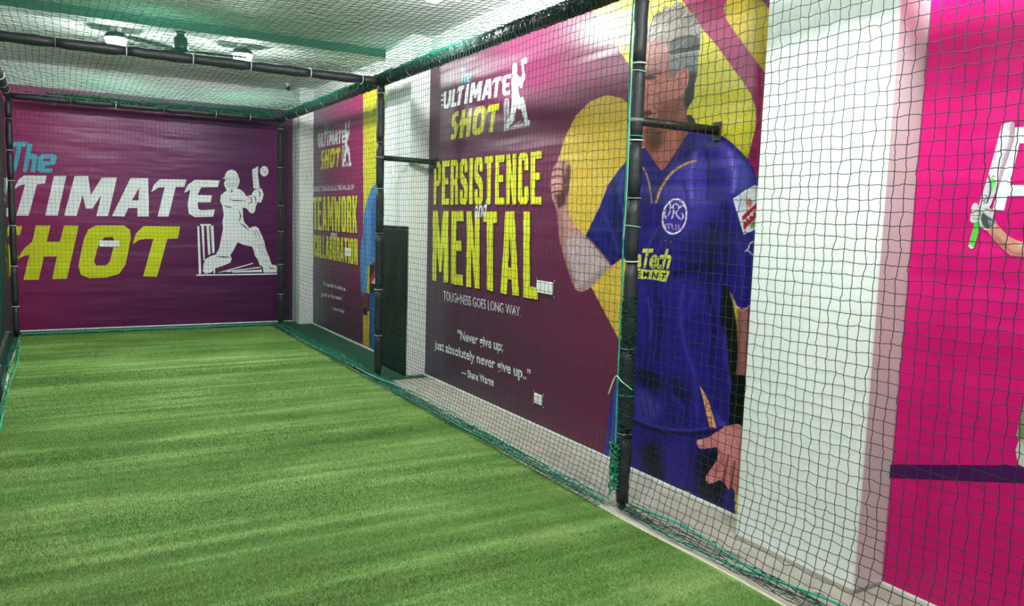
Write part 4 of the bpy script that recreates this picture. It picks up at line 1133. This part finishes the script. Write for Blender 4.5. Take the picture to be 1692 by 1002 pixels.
o = wrap_strands((0, -0.05, H + 0.01), (0, -11.0, H + 0.01), 420, 0.044, 0.060, 0.10, 0.0022, 3).build('bunched_net', M['net'])
tag(o, 'dark bunched netting lashed around the upper right rail', 'netting')
o = wrap_strands((0, -0.02, H + 0.035), (0, -5.6, H + 0.035), 170, 0.026, 0.052, 0.3, 0.003, 4).build('bunched_net', M['net_teal'])
tag(o, 'teal bunched netting on top of the upper right rail towards the far corner', 'netting')
o = wrap_strands((-W + 0.1, 0.0, H + 0.03), (-0.02, 0.0, H + 0.03), 90, 0.03, 0.052, 0.3, 0.003, 5).build('bunched_net', M['net_teal'])
tag(o, 'teal bunched netting along the top rail of the far end', 'netting')
o = wrap_strands((0, -2 * D - 0.033, 0.16), (0, -2 * D - 0.0204, 1.15), 70, 0.038, 0.048, 0.09, 0.0018, 6).build('bunched_net', M['net'])
tag(o, 'dark netting wound around the lower half of the nearest post', 'netting')
o = wrap_strands((-0.03, -2 * D - 0.005, 0.03), (-0.03, -2 * D, 0.36), 26, 0.02, 0.045, 0.12, 0.0035, 7).build('bunched_net', M['net_teal'])
tag(o, 'teal knotted netting at the foot of the nearest post', 'netting')
def hem(y0, y1, n, x, spread, zmax, rad, seed):
    rnd = random.Random(seed); mb = MB()
    for i in range(n):
        ya = rnd.uniform(y0, y1 - 0.2); ln = min(y1 - ya, rnd.uniform(0.5, 1.6)); m = max(8, int(ln / 0.05))
        t = np.linspace(ya, ya + ln, m); c = x + rnd.uniform(-spread, spread)
        xs = c + np.array([rnd.uniform(-1, 1) * 0.014 for _ in t]) + 0.012 * np.sin(t * rnd.uniform(3, 9) + i)
        zs = 0.016 + rad + np.abs(np.array([rnd.uniform(0, 1) for _ in t]) * zmax * rnd.random())
        mb.tube(np.stack([xs, t, zs], 1), rad, 4, False)
    return mb
o = hem(-3.7, -0.05, 90, -0.045, 0.06, 0.05, 0.003, 8).build('net_hem', M['net_teal']); tag(o, 'teal gathered net hem on the floor between the far corner post and the middle post', 'netting')
o = hem(-7.4, -3.7, 50, -0.06, 0.035, 0.05, 0.003, 9).build('net_hem', M['net_teal']); tag(o, 'teal gathered net hem on the floor from the middle post to the nearest post', 'netting')
o = hem(-10.3, -7.45, 34, 0.0, 0.07, 0.03, 0.002, 10).build('net_hem', M['net']); tag(o, 'dark slack net hem on the concrete right of the nearest post', 'netting')
o = hem(-7.2, -0.05, 26, -W + 0.02, 0.03, 0.06, 0.003, 11).build('net_hem', M['net_teal']); tag(o, 'teal gathered net hem along the left floor edge', 'netting')
mb = MB(); rnd_ = random.Random(4)
for i in range(26):
    t = np.linspace(-W + 0.05, -0.05, 50); c = rnd_.uniform(-0.03, 0.09)
    mb.tube(np.stack([t, c + 0.01 * np.sin(t * rnd_.uniform(2, 8) + i), 0.014 + np.abs(0.02 * np.sin(t * rnd_.uniform(4, 12) + i))], 1), 0.003, 4, False)
o = mb.build('net_hem', M['net_teal']); tag(o, 'teal net hem lying along the foot of the far end', 'netting')
def rope(name, pts, r, mat, label, n=10, lean=False):
    if lean: pts = [(x, y - 0.035 * (1 - z / H), z) for x, y, z in pts]   # follows the slightly leaning post
    o = MB().tube(smooth_open(pts, n), r, 6).build(name, mat, None, True)
    return tag(o, label, 'rope')
rope('rope', [(-0.06, -0.1, 0.03), (-0.10, -1.5, 0.028), (-0.07, -3.0, 0.03), (-0.09, -3.9, 0.05), (-0.05, -5.0, 0.085), (-0.06, -6.2, 0.06), (-0.05, -7.3, 0.05)], 0.0055, M['rope_pale'], 'pale green rope threaded along the right net hem')
rope('rope', [(-0.10, -3.6, 0.022), (-0.11, -4.5, 0.022), (-0.10, -5.6, 0.024), (-0.08, -6.6, 0.022), (-0.06, -7.36, 0.024)], 0.005, M['rope'], 'teal rope lying at the turf edge left of the nearest post')
rope('rope', [(0.02, -7.5, 0.03), (0.04, -7.9, 0.05), (0.0, -8.4, 0.035), (0.06, -8.8, 0.045), (0.03, -9.6, 0.03), (0.05, -10.3, 0.03)], 0.0055, M['rope'], 'bright teal rope on the concrete below the broad white pillar')
rope('rope', [(-0.03, -7.5, 0.022), (-0.055, -7.95, 0.022), (-0.02, -8.3, 0.022), (0.05, -8.55, 0.024), (0.0, -9.0, 0.022), (-0.03, -10.2, 0.022)], 0.0045, M['rope'], 'thin teal rope at the turf edge below the broad white pillar')
rope('rope', [(-0.036, -7.385, 2.74), (-0.042, -7.38, 2.3), (-0.038, -7.384, 1.9), (-0.042, -7.38, 1.5), (-0.038, -7.382, 1.2), (-0.042, -7.38, 0.7), (-0.04, -7.38, 0.1)], 0.0045, M['rope'], 'teal cord running down the side of the nearest post', lean=True)
rope('rope', [(-0.045, -7.41, 2.55), (-0.048, -7.405, 2.2), (-0.044, -7.40, 1.75), (-0.05, -7.395, 1.45)], 0.0025, M['rope_pale'], 'thin pale cord down the front of the nearest post', lean=True)
rope('rope', [(-0.07, -7.34, 0.62), (-0.05, -7.37, 0.72), (-0.045, -7.42, 0.70), (0.0, -7.45, 0.66)], 0.004, M['rope_pale'], 'pale cord knotted around the nearest post below the waist', lean=True)
for i, zz in enumerate((2.66, 2.31, 1.98, 1.52, 0.62)):
    tag(MB().ring((0, -2 * D - 0.035 * (1 - zz / H), zz), (0.1, 0.05 * (-1) ** i, 1), FR + 0.003, 0.003).build('cord_loop', M['rope'] if i % 2 == 0 else M['rope_pale'], None, True),
        ['teal cord loop tied near the top of the nearest post', 'pale cord loop on the nearest post beside the printed hair', 'teal cord loop on the nearest post just under the wall brace',
         'pale cord loop on the nearest post beside the chest crest', 'teal cord loop low on the nearest post'][i], 'cord')
rope('rope', [(-W + 0.06, -4.5, 0.03), (-W + 0.05, -3.2, 0.03), (-W + 0.07, -2.0, 0.03), (-W + 0.05, -0.5, 0.03)], 0.006, M['rope'], 'teal rope along the left net hem')

# green cloth on the left, black sheet on the middle pillar
V = []; F = []; n1, n2 = 90, 14
for i in range(n1):
    for j in range(n2):
        y = -0.02 - 8.4 * i / (n1 - 1); z = 0.02 + 2.66 * j / (n2 - 1)
        V.append((-W - 0.115 + 0.012 * math.sin(y * 7 + z) + 0.01 * math.sin(y * 2.3 + 2 * z), y, z))
for i in range(n1 - 1):
    for j in range(n2 - 1):
        F.append((i * n2 + j, i * n2 + j + 1, (i + 1) * n2 + j + 1, (i + 1) * n2 + j))
o = mesh_obj('shade_cloth', V, F, M['cloth_green'], None, True)
sm = o.modifiers.new('thickness', 'SOLIDIFY'); sm.thickness = 0.003
tag(o, 'deep green cloth hung along the left side of the cage', 'cloth')
V = []; F = []; n1, n2 = 22, 34
for i in range(n1):
    for j in range(n2):
        y = -3.765 + 0.655 * i / (n1 - 1); z = 0.012 + 1.42 * j / (n2 - 1)
        V.append((XP - 0.014 + 0.006 * math.sin(y * 19 + 2 * z) * math.sin(z * 5) , y, z))
for i in range(n1 - 1):
    for j in range(n2 - 1):
        F.append((i * n2 + j, i * n2 + j + 1, (i + 1) * n2 + j + 1, (i + 1) * n2 + j))
root = empty('wall_pad', (XP - 0.01, -3.44, 0.0)); tag(root, 'black sheet covering the lower half of the middle pillar', 'wall pad')
o = mesh_obj('sheet', V, F, M['cloth_black'], root, True)
o.modifiers.new('thickness', 'SOLIDIFY').thickness = 0.006
MB().tube([(XP - 0.012, -3.768, 1.43), (XP - 0.012, -3.108, 1.43)], 0.010, 8).build('hem', M['cloth_black'], root, True)
# ------------------------------------------------------------------ cover plates on the banners
def plate(plane, quad, label, off=0.001):
    q = [plane.uv(*p) for p in quad]
    a0, a1 = sorted(((q[0][0] + q[3][0]) / 2, (q[1][0] + q[2][0]) / 2)); z1 = (q[0][1] + q[1][1]) / 2; z0 = (q[2][1] + q[3][1]) / 2
    c = plane.to3([((a0 + a1) / 2, z0)], 0.004)[0]
    root = empty('cover_plate', tuple(c)); tag(root, label, 'wall plate', 'white plates screwed on the banners')
    e0, e1 = plane.val - 0.012, plane.val - 0.0005
    mb = MB()
    if plane.axis == 0: mb.box(e0, e1, a0, a1, z0, z1, 0.003)
    else: mb.box(a0, a1, e0, e1, z0, z1, 0.003)
    mb.build('plate', M['plate'], root)
    for a in (a0 - 0.012, a1 + 0.012):
        for z in (z0 - 0.012, z1 + 0.012):
            p = plane.to3([(a, z)], 0.0045)[0]
            mesh_obj('screw', p + OCT_V * 0.0055, [tuple(f) for f in OCT_F], M['plate'], root, True)
plate(WALL, [(888,462.5),(916,468),(914,488.5),(889,483)], 'white plate on the banner beside the last letter of MENTAL')
plate(WALL, [(883.5,649),(897,654),(897,671),(884,665)], 'white plate low on the plum banner under the quotation')
plate(BACK, [(163.5,397.5),(197,398),(197,408.5),(163.5,408)], 'white plate inside the yellow letter O on the back wall')
plate(WALL, [(571,409),(580,411),(580,425),(571,423)], 'white plate over the word COLLABORATION')

# ------------------------------------------------------------------ bright LED bulbs under the ceiling
def bulb(x, y, glow, label):
    root = empty('ceiling_lamp', (x, y, ZC - 0.19)); tag(root, label, 'lamp', 'lit ceiling lamps')
    MB().tube([(x, y, ZC), (x, y, ZC - 0.03)], [0.05, 0.04], 18).build('rose', M['plate'], root, True)
    MB().tube([(x, y, ZC - 0.03), (x, y, ZC - 0.045), (x, y, ZC - 0.085), (x, y, ZC - 0.097), (x, y, ZC - 0.099)], [0.03, 0.075, 0.105, 0.13, 0.128], 24).build('housing', M['grey_metal'], root, True)
    a = np.linspace(0, 1, 8) * math.pi / 2
    MB().tube(np.stack([np.full(8, x), np.full(8, y), ZC - 0.098 - 0.085 * np.sin(a)], 1), np.maximum(0.095 * np.cos(a), 0.006), 20).build('bulb', emit('lit_bulb', (0.95, 1.0, 0.975), glow), root, True)
for i, (y, glow, xr_) in enumerate(LAMP_ROWS):
    for j, x in enumerate((-2.07, xr_)):
        bulb(x, y, glow, ('left' if j == 0 else 'right') + ' one of the pair of lit lamps above ' + ['the far half of the cage', 'the middle of the cage', 'the near bay of the cage'][i])

# ------------------------------------------------------------------ ceiling fan and camera
fx_, fy_ = -1.585, -2.835
root = empty('ceiling_fan', (fx_, fy_, 2.95)); tag(root, 'dark ceiling fan hanging from the beam above the roof net', 'fan')
zt = ZC - 0.075
MB().tube([(fx_, fy_, zt), (fx_, fy_, zt - 0.035)], [0.05, 0.035], 16).build('canopy', M['fan'], root, True)
MB().tube([(fx_, fy_, zt - 0.03), (fx_, fy_, 3.08)], 0.011, 10).build('rod', M['fan'], root, True)
MB().tube([(fx_, fy_, 3.09), (fx_, fy_, 3.07), (fx_, fy_, 2.985), (fx_, fy_, 2.96), (fx_, fy_, 2.945)], [0.03, 0.06, 0.066, 0.06, 0.03], 20).build('motor', M['fan'], root, True)
for i, (ang, mt) in enumerate(((-6, 'fan'), (126, 'fan'), (216, 'fan_lit'))):
    a = math.radians(ang); d = np.array([math.cos(a), math.sin(a), 0]); s = np.array([-d[1], d[0], 0.05])
    c = np.array([fx_, fy_, 2.962]); V = []
    for t, w in ((0.08, 0.02), (0.16, 0.045), (0.42, 0.06), (0.55, 0.05), (0.57, 0.03)):
        for e in (-1, 1):
            for h in (0, 0.004): V.append(c + d * t + s * w * e + [0, 0, h])
    F = []
    for q in range(4):
        b0 = q * 4; b1 = b0 + 4
        F += [(b0, b0 + 2, b1 + 2, b1), (b0 + 1, b1 + 1, b1 + 3, b0 + 3), (b0, b1, b1 + 1, b0 + 1), (b0 + 2, b0 + 3, b1 + 3, b1 + 2)]
    F += [(0, 1, 3, 2), (16, 18, 19, 17)]
    mesh_obj('blade', V, F, M[mt], root)
root = empty('security_camera', (0.05, -0.16, ZC - 0.09)); tag(root, 'small dark security camera under the ceiling by the far right corner', 'camera')
MB().tube([(0.05, -0.16, ZC), (0.05, -0.16, ZC - 0.012)], 0.035, 16).build('base', M['plate'], root, True)
MB().tube([(0.05, -0.16, ZC - 0.01), (0.05, -0.16, ZC - 0.05)], 0.010, 10).build('arm', M['plate'], root, True)
MB().tube([(0.06, -0.12, ZC - 0.055), (0.045, -0.20, ZC - 0.068), (0.043, -0.23, ZC - 0.072)], [0.026, 0.028, 0.030], 16).build('body', M['dark_plastic'], root, True)
